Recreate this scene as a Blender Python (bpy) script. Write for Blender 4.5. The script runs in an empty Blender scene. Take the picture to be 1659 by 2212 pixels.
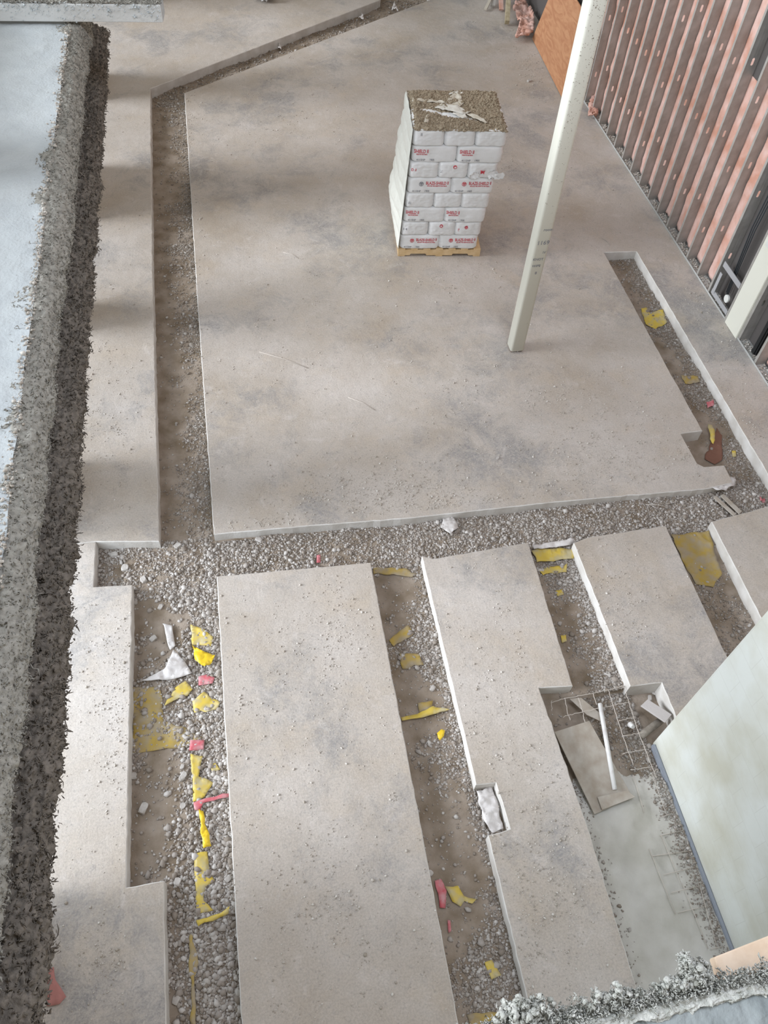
import bpy, bmesh, math, random
import numpy as np
from mathutils import Matrix, Vector
from mathutils.bvhtree import BVHTree

random.seed(7)
rng = np.random.default_rng(11)
S = bpy.context.scene
COL = S.collection

# ------------------------------------------------------------------ camera
PP = np.array([829.5, 1106.0]); FPX = 1714.0; CAM_H = 7.0
cA = np.array([325 - PP[0], -1227 - PP[1], FPX]); cA /= np.linalg.norm(cA)      # world +Y seen from the camera
cU = -np.array([735 - PP[0], 2385 - PP[1], FPX]); cU -= cA * (cU @ cA); cU /= np.linalg.norm(cU)
cB = np.cross(cA, cU)
if cB[0] < 0: cB = -cB
cam_d = bpy.data.cameras.new('camera'); cam = bpy.data.objects.new('camera', cam_d); COL.objects.link(cam)
cam_d.sensor_fit = 'HORIZONTAL'; cam_d.sensor_width = 36.0; cam_d.lens = FPX / 1659 * 36.0
cam_d.clip_start = 0.05; cam_d.clip_end = 200
right = Vector((cB[0], cA[0], cU[0])); down = Vector((cB[1], cA[1], cU[1])); fwd = Vector((cB[2], cA[2], cU[2]))
M = Matrix((( right.x, -down.x, -fwd.x, 0), (right.y, -down.y, -fwd.y, 0), (right.z, -down.z, -fwd.z, CAM_H), (0, 0, 0, 1)))
cam.matrix_world = M
S.camera = cam

def W(u, v, z=0.0):
    """point of the photograph (1659x2212) to the world point at height z"""
    d = np.array([u - PP[0], v - PP[1], FPX]); w = (d @ cB, d @ cA, d @ cU)
    t = (z - CAM_H) / w[2]
    return (w[0] * t, w[1] * t, z)

# ------------------------------------------------------------------ light
S.view_settings.view_transform = 'Standard'; S.view_settings.look = 'None'
S.view_settings.gamma = 1.0; S.view_settings.use_curve_mapping = False
S.view_settings.exposure = 0.0
world = bpy.data.worlds.new('world'); S.world = world; world.use_nodes = True
wn = world.node_tree; wn.nodes.clear()
o_ = wn.nodes.new('ShaderNodeOutputWorld'); bg = wn.nodes.new('ShaderNodeBackground')
tc = wn.nodes.new('ShaderNodeTexCoord'); sx = wn.nodes.new('ShaderNodeSeparateXYZ')
mr = wn.nodes.new('ShaderNodeMapRange'); mx = wn.nodes.new('ShaderNodeMix'); mx.data_type = 'RGBA'
wn.links.new(tc.outputs['Generated'], sx.inputs[0]); wn.links.new(sx.outputs['X'], mr.inputs['Value'])
mr.inputs['From Min'].default_value = -0.95; mr.inputs['From Max'].default_value = 0.3
wn.links.new(mr.outputs['Result'], mx.inputs['Factor'])
mx.inputs['A'].default_value = (1.2, 1.4, 1.55, 1); mx.inputs['B'].default_value = (0.95, 0.82, 0.68, 1)
wn.links.new(mx.outputs['Result'], bg.inputs['Color']); bg.inputs['Strength'].default_value = 0.52
wn.links.new(bg.outputs[0], o_.inputs[0])

OPENINGS = [(1.75, 5.2), (6.3, 8.5), (9.1, 11.0), (12.5, 14.6), (15.6, 18.6)]
UPPER = [(-1.0, 1.6), (2.2, 5.2), (5.8, 8.8), (9.4, 12.4), (13.0, 16.0), (16.6, 19.6)]
L = bpy.data.lights.new('daylight', 'SUN'); L.energy = 5.2; L.angle = math.radians(28); L.color = (0.90, 0.94, 1.0)
lo = bpy.data.objects.new('daylight', L); COL.objects.link(lo)
lo.rotation_euler = Vector((1.0, -0.04, -0.40)).to_track_quat('-Z', 'Y').to_euler(); lo.location = (-8, 5, 8)
for (a, b, e) in [(1.85, 5.15, 95), (6.4, 8.4, 20)]:
    L = bpy.data.lights.new('window_skylight', 'AREA'); L.shape = 'RECTANGLE'; L.size = b - a; L.size_y = 2.8; L.energy = e; L.color = (0.78, 0.88, 1.0)
    lo = bpy.data.objects.new('window_skylight', L); COL.objects.link(lo); lo.location = (-3.1, (a + b) / 2, 1.9)
    lo.rotation_euler = Vector((1, 0, -.25)).to_track_quat('-Z', 'Z').to_euler()
L = bpy.data.lights.new('added_overhead_fill', 'AREA'); L.shape = 'RECTANGLE'; L.size = 3.0; L.size_y = 2.5; L.energy = 300; L.color = (0.76, 0.84, 1.0)  # unseen overhead lamp, added to brighten the lower slabs with cool light
lo = bpy.data.objects.new('added_overhead_fill', L); COL.objects.link(lo); lo.location = (3.0, 2.4, 9.5)
lo.rotation_euler = Vector((-1.0, -.2, -9.0)).to_track_quat('-Z', 'Y').to_euler()
# ------------------------------------------------------------------ noise
def _h(i, j, k, s):
    n = (i.astype(np.int64) * 374761393 + j.astype(np.int64) * 668265263 + k.astype(np.int64) * 2147483647 + s * 1274126177) & 0xffffffff
    n = ((n ^ (n >> 13)) * 1274126177) & 0xffffffff
    n = n ^ (n >> 16)
    return (n & 0xffff) / 65535.0
def vnoise(p, s=0):
    f = np.floor(p); i, j, k = f[:, 0], f[:, 1], f[:, 2]; t = p - f; t = t * t * (3 - 2 * t)
    r = 0
    for a in (0, 1):
        for b in (0, 1):
            for c in (0, 1):
                w = (t[:, 0] if a else 1 - t[:, 0]) * (t[:, 1] if b else 1 - t[:, 1]) * (t[:, 2] if c else 1 - t[:, 2])
                r = r + w * _h(i + a, j + b, k + c, s)
    return r * 2 - 1
def fbm(p, sc, oct=4, s=0, ridge=False):
    p = np.asarray(p, float) * sc; r = 0; a = 1.0; tot = 0
    for o in range(oct):
        n = vnoise(p + 17.3 * o, s + o)
        if ridge: n = 1 - 2 * np.abs(n)
        r = r + a * n; tot += a; a *= 0.55; p = p * 2.03
    return r / tot

# ------------------------------------------------------------------ materials
def mat(name, col, rough=0.9, noise=None, bump=0.0, bscale=60, metal=0.0, spec=0.3, col2=None, nscale=6, island=None, nfac=(0.35, 0.65), trans=0.0, detail=4):
    m = bpy.data.materials.new(name); m.use_nodes = True; nt = m.node_tree; p = nt.nodes['Principled BSDF']
    p.inputs['Roughness'].default_value = rough; p.inputs['Metallic'].default_value = metal
    p.inputs['Specular IOR Level'].default_value = spec
    c = nt.nodes.new('ShaderNodeTexCoord')
    out = None
    if col2 is not None:
        n = nt.nodes.new('ShaderNodeTexNoise'); n.inputs['Scale'].default_value = nscale; n.inputs['Detail'].default_value = detail
        nt.links.new(c.outputs['Object'], n.inputs['Vector'])
        r = nt.nodes.new('ShaderNodeValToRGB'); r.color_ramp.elements[0].position = nfac[0]; r.color_ramp.elements[1].position = nfac[1]
        r.color_ramp.elements[0].color = (*col, 1); r.color_ramp.elements[1].color = (*col2, 1)
        nt.links.new(n.outputs['Fac'], r.inputs['Fac']); out = r.outputs['Color']
    if island:
        g = nt.nodes.new('ShaderNodeNewGeometry'); r = nt.nodes.new('ShaderNodeValToRGB')
        r.color_ramp.elements[0].color = (*island[0], 1); r.color_ramp.elements[1].color = (*island[-1], 1)
        for q, cc in enumerate(island[1:-1]):
            e = r.color_ramp.elements.new((q + 1) / (len(island) - 1)); e.color = (*cc, 1)
        nt.links.new(g.outputs['Random Per Island'], r.inputs['Fac']); out = r.outputs['Color']
    if out is not None: nt.links.new(out, p.inputs['Base Color'])
    else: p.inputs['Base Color'].default_value = (*col, 1)
    if bump:
        n = nt.nodes.new('ShaderNodeTexNoise'); n.inputs['Scale'].default_value = bscale; n.inputs['Detail'].default_value = 5
        nt.links.new(c.outputs['Object'], n.inputs['Vector'])
        b = nt.nodes.new('ShaderNodeBump'); b.inputs['Strength'].default_value = bump; b.inputs['Distance'].default_value = 0.01
        nt.links.new(n.outputs['Fac'], b.inputs['Height']); nt.links.new(b.outputs[0], p.inputs['Normal'])
    if trans:
        p.inputs['Transmission Weight'].default_value = trans; p.inputs['IOR'].default_value = 1.1
    return m

def floor_material(name, cold=0.0):
    m = bpy.data.materials.new(name); m.use_nodes = True; nt = m.node_tree; N = nt.nodes; Lk = nt.links
    p = N['Principled BSDF']; p.inputs['Roughness'].default_value = 0.8; p.inputs['Specular IOR Level'].default_value = 0.25
    c = N.new('ShaderNodeTexCoord')
    def noise(scale, detail=5, rough=0.6, dist=0.0, mapscale=None):
        n = N.new('ShaderNodeTexNoise'); n.inputs['Scale'].default_value = scale; n.inputs['Detail'].default_value = detail
        n.inputs['Roughness'].default_value = rough; n.inputs['Distortion'].default_value = dist
        if mapscale:
            mp = N.new('ShaderNodeMapping'); mp.inputs['Scale'].default_value = mapscale[0]; mp.inputs['Rotation'].default_value = (0, 0, mapscale[1])
            Lk.new(c.outputs['Object'], mp.inputs['Vector']); Lk.new(mp.outputs[0], n.inputs['Vector'])
        else: Lk.new(c.outputs['Object'], n.inputs['Vector'])
        return n.outputs['Fac']
    def ramp(f, stops):
        r = N.new('ShaderNodeValToRGB'); e = r.color_ramp.elements
        e[0].position, e[0].color = stops[0][0], (*stops[0][1], 1); e[1].position, e[1].color = stops[-1][0], (*stops[-1][1], 1)
        for s_ in stops[1:-1]:
            x = e.new(s_[0]); x.color = (*s_[1], 1)
        Lk.new(f, r.inputs['Fac']); return r.outputs['Color']
    def mixc(a, b, f, mode='MIX'):
        x = N.new('ShaderNodeMix'); x.data_type = 'RGBA'; x.blend_type = mode
        if isinstance(f, float): x.inputs['Factor'].default_value = f
        else: Lk.new(f, x.inputs['Factor'])
        Lk.new(a, x.inputs['A']); 
        if isinstance(b, tuple): x.inputs['B'].default_value = (*b, 1)
        else: Lk.new(b, x.inputs['B'])
        return x.outputs['Result']
    base = ramp(noise(0.8, 6, 0.6), [(0.3, (0.42, 0.36, 0.295)), (0.5, (0.485, 0.435, 0.385)), (0.7, (0.55, 0.505, 0.465))])
    # blue-grey scuffed stains, denser in the middle of the large slab
    st = noise(2.2, 10, 0.85, 0.6); st2 = noise(0.55, 2, 0.5)
    mu = N.new('ShaderNodeMath'); mu.operation = 'MULTIPLY'; Lk.new(st, mu.inputs[0]); Lk.new(st2, mu.inputs[1])
    sm = N.new('ShaderNodeMapRange'); sm.inputs['From Min'].default_value = 0.255; sm.inputs['From Max'].default_value = 0.36
    sm.inputs['To Max'].default_value = 0.75
    Lk.new(mu.outputs[0], sm.inputs['Value'])
    fm = N.new('ShaderNodeMapRange'); fm.inputs['From Min'].default_value = 0.38; fm.inputs['From Max'].default_value = 0.62; fm.inputs['To Min'].default_value = 0.25; fm.inputs['To Max'].default_value = 1.15
    Lk.new(noise(17, 8, 0.8, 2.2), fm.inputs['Value']); mm = N.new('ShaderNodeMath'); mm.operation = 'MULTIPLY'; Lk.new(sm.outputs['Result'], mm.inputs[0]); Lk.new(fm.outputs['Result'], mm.inputs[1])
    c1 = mixc(base, (0.235, 0.235, 0.24), mm.outputs[0])
    # fine scuffs and scrapes
    q_ = N.new('ShaderNodeMapRange'); q_.inputs['From Min'].default_value = 0.54; q_.inputs['From Max'].default_value = 0.66; q_.inputs['To Max'].default_value = 0.42
    Lk.new(noise(7.5, 9, 0.82, 1.6), q_.inputs['Value'])
    c1 = mixc(c1, (0.31, 0.295, 0.285), q_.outputs['Result'])
    # pale dust
    q2 = N.new('ShaderNodeMapRange'); q2.inputs['From Min'].default_value = 0.55; q2.inputs['From Max'].default_value = 0.68; q2.inputs['To Max'].default_value = 0.5
    Lk.new(noise(4.2, 8, 0.75, 0.8), q2.inputs['Value'])
    c1 = mixc(c1, (0.60, 0.555, 0.52), q2.outputs['Result'])
    # warm dusty smears
    w = N.new('ShaderNodeMapRange'); w.inputs['From Min'].default_value = 0.52; w.inputs['From Max'].default_value = 0.72; w.inputs['To Max'].default_value = 0.45
    Lk.new(noise(1.4, 7, 0.7), w.inputs['Value'])
    c2 = mixc(c1, (0.52, 0.43, 0.33), w.outputs['Result'])
    # dark flecks and curls
    f = N.new('ShaderNodeMapRange'); f.inputs['From Min'].default_value = 0.57; f.inputs['From Max'].default_value = 0.68; f.inputs['To Max'].default_value = 0.62
    Lk.new(noise(26, 6, 0.75, 1.2), f.inputs['Value'])
    c3 = mixc(c2, (0.27, 0.25, 0.235), f.outputs['Result'])
    g = N.new('ShaderNodeMapRange'); g.inputs['From Min'].default_value = 0.35; g.inputs['From Max'].default_value = 0.7; g.inputs['To Min'].default_value = 0.86; g.inputs['To Max'].default_value = 1.1
    Lk.new(noise(60, 4, 0.7), g.inputs['Value'])
    hsv = N.new('ShaderNodeHueSaturation'); Lk.new(c3, hsv.inputs['Color']); Lk.new(g.outputs['Result'], hsv.inputs['Value'])
    # long drag scratches
    s1 = noise(3, 4, 0.6, 0.4, ((1.0, 14.0, 1.0), 0.6)); s3 = N.new('ShaderNodeMapRange'); s3.inputs['From Min'].default_value = 0.66; s3.inputs['From Max'].default_value = 0.72; s3.inputs['To Max'].default_value = 0.30
    Lk.new(s1, s3.inputs['Value'])
    c4 = mixc(hsv.outputs['Color'], (0.34, 0.31, 0.30), s3.outputs['Result'])
    Lk.new(c4, p.inputs['Base Color'])
    b = N.new('ShaderNodeBump'); b.inputs['Strength'].default_value = 0.5; b.inputs['Distance'].default_value = 0.006
    Lk.new(noise(45, 6, 0.7), b.inputs['Height'])
    b2 = N.new('ShaderNodeBump'); b2.inputs['Strength'].default_value = 0.35; b2.inputs['Distance'].default_value = 0.02
    Lk.new(noise(7, 4, 0.6), b2.inputs['Height']); Lk.new(b.outputs[0], b2.inputs['Normal']); Lk.new(b2.outputs[0], p.inputs['Normal'])
    return m

m_floor = floor_material('dusty concrete')
m_cut = mat('fresh cut concrete', (0.66, 0.64, 0.61), col2=(0.54, 0.51, 0.47), nscale=5, bump=0.3, bscale=50)
m_dirt = mat('trench dirt', (0.19, 0.145, 0.10), col2=(0.34, 0.285, 0.235), nscale=5, bump=0.6, bscale=45, nfac=(0.3, 0.7), detail=8)
m_gravel = mat('gravel', (0.4, 0.4, 0.4), island=[(0.20, 0.165, 0.13), (0.26, 0.22, 0.185), (0.30, 0.265, 0.23), (0.34, 0.31, 0.28), (0.48, 0.45, 0.42)], bump=0.2, bscale=80)
m_gravel2 = mat('dusty pale gravel', (0.4, 0.4, 0.4), island=[(0.23, 0.195, 0.16), (0.30, 0.26, 0.225), (0.35, 0.315, 0.285), (0.40, 0.37, 0.34), (0.55, 0.52, 0.49)], bump=0.2, bscale=80)
m_rock = mat('broken concrete', (0.40, 0.37, 0.34), col2=(0.56, 0.53, 0.50), nscale=14, bump=0.4, bscale=50)
m_crumb = mat('fireproofing crumbs', (0.4, 0.4, 0.4), island=[(0.34, 0.30, 0.25), (0.46, 0.42, 0.37), (0.64, 0.61, 0.56)])
m_pit = mat('grout pit floor', (0.42, 0.40, 0.35), col2=(0.54, 0.52, 0.48), nscale=3, bump=0.4, bscale=30, detail=8)
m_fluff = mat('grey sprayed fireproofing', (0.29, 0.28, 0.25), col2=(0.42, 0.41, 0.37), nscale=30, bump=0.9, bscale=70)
m_fluff_shade = mat('shade darkened sprayed fireproofing', (0.15, 0.132, 0.11), col2=(0.25, 0.222, 0.19), nscale=26, bump=0.9, bscale=60)  # shade below the upper flange painted into the coating colour
m_blue = mat('blue grey troweled coating', (0.47, 0.51, 0.53), col2=(0.52, 0.56, 0.575), nscale=5, bump=0.55, bscale=55)
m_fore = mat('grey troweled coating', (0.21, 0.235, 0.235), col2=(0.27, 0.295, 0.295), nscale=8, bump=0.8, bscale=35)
m_cream = mat('cream enamel', (0.72, 0.71, 0.62), rough=0.55, bump=0.05, spec=0.4)
m_speck = mat('dark speckle', (0.22, 0.18, 0.14))
m_yellowb = mat('bright yellow vapor barrier', (0.72, 0.50, 0.03), rough=0.4)
m_yellow = mat('yellow vapor barrier', (0.58, 0.43, 0.07), rough=0.5, col2=(0.44, 0.38, 0.22), nscale=9, spec=0.4, nfac=(0.42, 0.66))
m_yellow2 = mat('dusty yellow vapor barrier', (0.40, 0.28, 0.06), rough=0.7, col2=(0.34, 0.28, 0.19), nscale=7, nfac=(0.36, 0.62))
m_red = mat('red barrier tape', (0.52, 0.10, 0.12), rough=0.5, col2=(0.52, 0.27, 0.28), nscale=14)
m_plastic = mat('dusty clear plastic', (0.60, 0.57, 0.55), rough=0.35, spec=0.5, bump=0.2)
m_bag = mat('white bag paper', (0.72, 0.72, 0.71), rough=0.5, col2=(0.79, 0.79, 0.79), nscale=5, bump=0.35, bscale=16)
m_bagred = mat('red print', (0.55, 0.07, 0.09), rough=0.6)
m_bagblk = mat('grey print', (0.22, 0.22, 0.24), rough=0.6)
m_wood = mat('pallet pine', (0.60, 0.42, 0.22), col2=(0.68, 0.50, 0.29), nscale=12, bump=0.1)
m_brown = mat('brown overspray', (0.24, 0.19, 0.13), col2=(0.40, 0.33, 0.24), nscale=40, bump=0.8, bscale=80)
m_steel = mat('galvanized steel', (0.37, 0.35, 0.32), rough=0.5, metal=0.3, col2=(0.46, 0.44, 0.41), nscale=7, spec=0.5)
m_pink = mat('pink fiberglass', (0.56, 0.29, 0.21), col2=(0.70, 0.48, 0.42), nscale=4, bump=0.7, bscale=25, detail=8)
m_sheath = mat('dark sheathing', (0.10, 0.09, 0.085))
m_board = mat('dusty board', (0.34, 0.29, 0.235), col2=(0.44, 0.40, 0.35), nscale=8, bump=0.2)
m_wire = mat('dusty steel wire', (0.50, 0.45, 0.40), rough=0.7)
m_pvc = mat('white pipe', (0.70, 0.69, 0.67), rough=0.5, col2=(0.55, 0.52, 0.50), nscale=9, nfac=(0.5, 0.7))
m_block = mat('painted masonry', (0.66, 0.68, 0.64), col2=(0.60, 0.60, 0.52), nscale=2, bump=0.12, bscale=30)

def ply_material():
    m = bpy.data.materials.new('orange plywood'); m.use_nodes = True; nt = m.node_tree; p = nt.nodes['Principled BSDF']
    p.inputs['Roughness'].default_value = 0.6
    c = nt.nodes.new('ShaderNodeTexCoord'); mp = nt.nodes.new('ShaderNodeMapping'); mp.inputs['Scale'].default_value = (1, 0.35, 1.5)
    w = nt.nodes.new('ShaderNodeTexNoise'); w.inputs['Scale'].default_value = 5; w.inputs['Detail'].default_value = 3; w.inputs['Distortion'].default_value = 2.4
    r = nt.nodes.new('ShaderNodeValToRGB')
    for q, cc in ((0, (0.38, 0.165, 0.075)), (1, (0.47, 0.235, 0.115))):
        r.color_ramp.elements[q].color = (*cc, 1)
    r.color_ramp.elements[0].position = 0.38; r.color_ramp.elements[1].position = 0.62
    nt.links.new(c.outputs['Object'], mp.inputs[0]); nt.links.new(mp.outputs[0], w.inputs['Vector']); nt.links.new(w.outputs['Fac'], r.inputs[0])
    nt.links.new(r.outputs[0], p.inputs['Base Color']); return m
m_ply = ply_material()

# ------------------------------------------------------------------ object helpers
def prop(o, label=None, cat=None, group=None, kind=None):
    if label: o['label'] = label
    if cat: o['category'] = cat
    if group: o['group'] = group
    if kind: o['kind'] = kind
    return o
def link(name, me, m, parent=None, smooth=False):
    if not isinstance(m, (list, tuple)): m = [m]
    for x in m: me.materials.append(x)
    if smooth:
        me.polygons.foreach_set('use_smooth', [True] * len(me.polygons))
    me.update()
    o = bpy.data.objects.new(name, me); COL.objects.link(o)
    if parent:
        o.parent = parent; o.matrix_parent_inverse = Matrix.Identity(4)
    return o
def from_bm(name, bm, m, parent=None, smooth=False):
    me = bpy.data.meshes.new(name); bm.to_mesh(me); bm.free(); return link(name, me, m, parent, smooth)
def from_np(name, v, f, m, parent=None, smooth=False, mi=None):
    me = bpy.data.meshes.new(name); v = np.asarray(v, np.float32); f = np.asarray(f, np.int32); k = f.shape[1]
    me.vertices.add(len(v)); me.vertices.foreach_set('co', v.ravel())
    me.loops.add(f.size); me.loops.foreach_set('vertex_index', f.ravel())
    me.polygons.add(len(f)); me.polygons.foreach_set('loop_start', np.arange(0, f.size, k, dtype=np.int32))
    me.update(calc_edges=True)
    o = link(name, me, m, parent, smooth)
    if mi is not None: me.polygons.foreach_set('material_index', np.asarray(mi, np.int32)); me.update()
    return o
def empty(name, loc=(0, 0, 0), rz=0.0):
    o = bpy.data.objects.new(name, None); COL.objects.link(o); o.location = loc; o.rotation_euler = (0, 0, rz); return o
def add_box(bm, x0, x1, y0, y1, z0, z1):
    v = [bm.verts.new((x, y, z)) for x in (x0, x1) for y in (y0, y1) for z in (z0, z1)]
    for q in ((0, 1, 3, 2), (4, 6, 7, 5), (0, 4, 5, 1), (2, 3, 7, 6), (0, 2, 6, 4), (1, 5, 7, 3)): bm.faces.new([v[i] for i in q])
    return v
def bevel(bm, w, seg=2):
    bmesh.ops.bevel(bm, geom=bm.edges[:], offset=w, segments=seg, affect='EDGES', clamp_overlap=True)
def box(name, b, m, parent=None, bv=0.0, rot=None):
    bm = bmesh.new(); add_box(bm, *b)
    if bv: bevel(bm, bv)
    if rot is not None: bmesh.ops.transform(bm, matrix=rot, verts=bm.verts)
    bmesh.ops.recalc_face_normals(bm, faces=bm.faces)
    return from_bm(name, bm, m, parent)
def tube_mesh(bm, pts, r, seg=8, caps=True):
    pts = [Vector(p) for p in pts]; rings = []
    for i, p in enumerate(pts):
        d = (pts[min(i + 1, len(pts) - 1)] - pts[max(i - 1, 0)]).normalized()
        a = d.orthogonal().normalized() if i == 0 else (pa - d * pa.dot(d)).normalized(); pa = a; b = d.cross(a)
        rings.append([bm.verts.new(p + r * (a * math.cos(2 * math.pi * k / seg) + b * math.sin(2 * math.pi * k / seg))) for k in range(seg)])
    for i in range(len(rings) - 1):
        for k in range(seg): bm.faces.new((rings[i][k], rings[i][(k + 1) % seg], rings[i + 1][(k + 1) % seg], rings[i + 1][k]))
    if caps: bm.faces.new(rings[0][::-1]); bm.faces.new(rings[-1])
def tube(name, pts, r, m, parent=None, seg=8):
    bm = bmesh.new(); tube_mesh(bm, pts, r, seg); return from_bm(name, bm, m, parent, True)
def grid_np(fn, us, vs):
    U_, V_ = np.meshgrid(us, vs, indexing='ij'); P = fn(U_.ravel(), V_.ravel()); a, b = len(us), len(vs)
    idx = np.arange(a * b).reshape(a, b)
    f = np.stack([idx[:-1, :-1], idx[1:, :-1], idx[1:, 1:], idx[:-1, 1:]], -1).reshape(-1, 4)
    return P, f

t_ = (1 + 5 ** .5) / 2
ICO_V = np.array([(-1, t_, 0), (1, t_, 0), (-1, -t_, 0), (1, -t_, 0), (0, -1, t_), (0, 1, t_), (0, -1, -t_), (0, 1, -t_), (t_, 0, -1), (t_, 0, 1), (-t_, 0, -1), (-t_, 0, 1)]) / math.hypot(1, t_)
ICO_F = np.array([(0, 11, 5), (0, 5, 1), (0, 1, 7), (0, 7, 10), (0, 10, 11), (1, 5, 9), (5, 11, 4), (11, 10, 2), (10, 7, 6), (7, 1, 8), (3, 9, 4), (3, 4, 2), (3, 2, 6), (3, 6, 8), (3, 8, 9), (4, 9, 5), (2, 4, 11), (6, 2, 10), (8, 6, 7), (9, 8, 1)])
def stones(pts, size, flat=(0.45, 0.9), seed=0):
    """returns verts, faces of many jittered stones"""
    r = np.random.default_rng(seed); n = len(pts)
    V = ICO_V[None] * (0.7 + 0.6 * r.random((n, 12, 1)))
    sc = np.stack([np.ones(n), 0.55 + 0.45 * r.random(n), flat[0] + (flat[1] - flat[0]) * r.random(n)], -1)
    V = V * sc[:, None, :] * np.asarray(size)[:, None, None]
    a = r.random(n) * 6.283; ca, sa = np.cos(a), np.sin(a); b = (r.random(n) - 0.5) * 1.4; cb, sb = np.cos(b), np.sin(b)
    x, y, z = V[..., 0], V[..., 1], V[..., 2]
    y, z = y * cb[:, None] - z * sb[:, None], y * sb[:, None] + z * cb[:, None]
    x, y = x * ca[:, None] - y * sa[:, None], x * sa[:, None] + y * ca[:, None]
    V = np.stack([x, y, z], -1) + np.asarray(pts)[:, None, :]
    F = ICO_F[None] + (np.arange(n) * 12)[:, None, None]
    return V.reshape(-1, 3), F.reshape(-1, 3)

def curls(P, n, length, rad, seed, spread=0.004):
    r = np.random.default_rng(seed); k = r.integers(0, len(P), n); p = P[k] + r.normal(0, spread, (n, 3)); L_ = length * np.exp(r.normal(0, .4, (n, 1)))
    d = r.normal(0, 1, (n, 3)); d /= np.linalg.norm(d, axis=1, keepdims=True); pts = [p]; 
    for q in range(3):
        d = d + r.normal(0, .75, (n, 3)); d /= np.linalg.norm(d, axis=1, keepdims=True); pts.append(pts[-1] + d * L_ / 3)
    rr = rad * np.exp(r.normal(0, .35, (n, 1))); V = []
    e1 = np.cross(d, [0.3, 0.5, 0.81]); e1 /= np.linalg.norm(e1, axis=1, keepdims=True) + 1e-9; e2 = np.cross(d, e1)
    for q, w in enumerate((.6, 1.2, 1.0, .3)):
        for m_ in range(3): a = 2.094 * m_; V.append(pts[q] + (e1 * math.cos(a) + e2 * math.sin(a)) * rr * w)
    V = np.stack(V, 1).reshape(-1, 3); f = []
    for q in range(3):
        for m_ in range(3): a, b = q * 3 + m_, q * 3 + (m_ + 1) % 3; f.append((a, b, b + 3)); f.append((a, b + 3, a + 3))
    F = np.array(f)[None] + (np.arange(n) * 12)[:, None, None]; return V, F.reshape(-1, 3)

def jitter_poly(poly, step=0.07, amp=0.004, seed=1):
    r = random.Random(seed); out = []
    n = len(poly)
    for i in range(n):
        a, b = Vector(poly[i]), Vector(poly[(i + 1) % n]); L = (b - a).length; k = max(1, int(L / step))
        d = (b - a).normalized(); nn = Vector((-d.y, d.x))
        for q in range(k):
            p = a.lerp(b, q / k)
            if q: p = p + nn * (r.gauss(0, amp * .55) + (r.random() < 0.04) * r.uniform(-0.008, 0.008))
            out.append((p.x, p.y))
    return out
def slab(name, poly, label, top=0.0, bot=-0.30, seed=1, amp=0.0035, step=0.07):
    pts = jitter_poly(poly, step, amp, seed); bm = bmesh.new()
    area = sum(pts[i][0] * pts[(i + 1) % len(pts)][1] - pts[(i + 1) % len(pts)][0] * pts[i][1] for i in range(len(pts)))
    if area < 0: pts = pts[::-1]
    c = 0.008
    n = len(pts)
    def inset(d):
        o = []
        for i in range(n):
            a, p, b = Vector(pts[i - 1]), Vector(pts[i]), Vector(pts[(i + 1) % n])
            n1 = (p - a).normalized(); n2 = (b - p).normalized(); q = Vector((-(n1.y + n2.y), n1.x + n2.x))
            q = q.normalized() if q.length > 1e-4 else Vector((0, 0)); o.append((p.x + q.x * d, p.y + q.y * d))
        return o
    ins = inset(c)
    T = [bm.verts.new((x, y, top)) for x, y in ins]; Mv = [bm.verts.new((x, y, top - c)) for x, y in pts]; Bv = [bm.verts.new((x, y, bot)) for x, y in pts]
    f = bm.faces.new(T); f.normal_update(); f.material_index = 0
    for i in range(n):
        j = (i + 1) % n
        g = bm.faces.new((Mv[i], Mv[j], T[j], T[i])); g.material_index = 1
        g = bm.faces.new((Bv[i], Bv[j], Mv[j], Mv[i])); g.material_index = 1
    bmesh.ops.triangulate(bm, faces=[f])
    o = from_bm(name, bm, [m_floor, m_cut]); prop(o, label, 'floor', kind='structure'); return o

# ------------------------------------------------------------------ setting: the cut floor slabs
WL = -2.6
slab('floor', [(-0.65, 5.06), (0.4, 5.03), (1.44, 4.98), (3.14, 4.97), (4.92, 4.91), (5.30, 4.95), (5.31, 5.22), (5.06, 5.23), (5.0, 5.29), (4.99, 5.77), (5.28, 5.78), (5.28, 9.40),
      (5.78, 9.36), (5.77, 4.2), (8.2, 4.0), (8.2, 21.5), (4.8, 21.5), (4.51, 18.43), (-0.72, 14.76), (-0.69, 9.0)], 'large dusty concrete floor slab carrying the pallet and the column', seed=3)
slab('floor', [(WL, 5.14), (-1.87, 5.14), (-1.22, 5.05), (-1.28, 9.5), (-1.31, 14.97), (3.46, 18.49), (4.1, 21.5), (WL, 21.5)], 'long concrete floor strip under the coated beam', seed=4)
slab('floor', [(WL, 5.14), (-1.87, 5.14), (-1.87, 4.58), (-1.49, 4.55), (-1.50, 1.68), (-1.20, 1.68), (-1.19, -1.5), (WL, -1.5)], 'floor strip below the square notch', seed=5)
slab('floor', [(-0.645, 4.53), (0.95, 4.47), (0.93, -1.5), (-0.655, -1.5)], 'wide pale floor slab between the two lower trenches', seed=6)
slab('floor', [(1.5, 4.47), (1.62, 4.42), (2.68, 4.48), (2.64, 2.80), (2.31, 2.83), (2.36, 1.5), (2.33, -1.5), (1.49, -1.5), (1.49, 1.60), (1.69, 1.62), (1.67, 2.02), (1.49, 2.03)], 'narrow floor slab with a small notch beside the masonry wall pit', seed=7)
slab('floor', [(3.17, 4.40), (3.35, 4.45), (4.27, 4.48), (4.27, -1.5), (3.50, -1.5), (3.51, 2.70), (3.19, 2.71)], 'floor slab behind the white masonry wall', seed=8)
slab('floor', [(4.81, 4.46), (5.75, 4.6), (8.2, 4.0), (8.2, -1.5), (4.80, -1.5)], 'floor slab at the edge of the last trench', seed=9)

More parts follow.
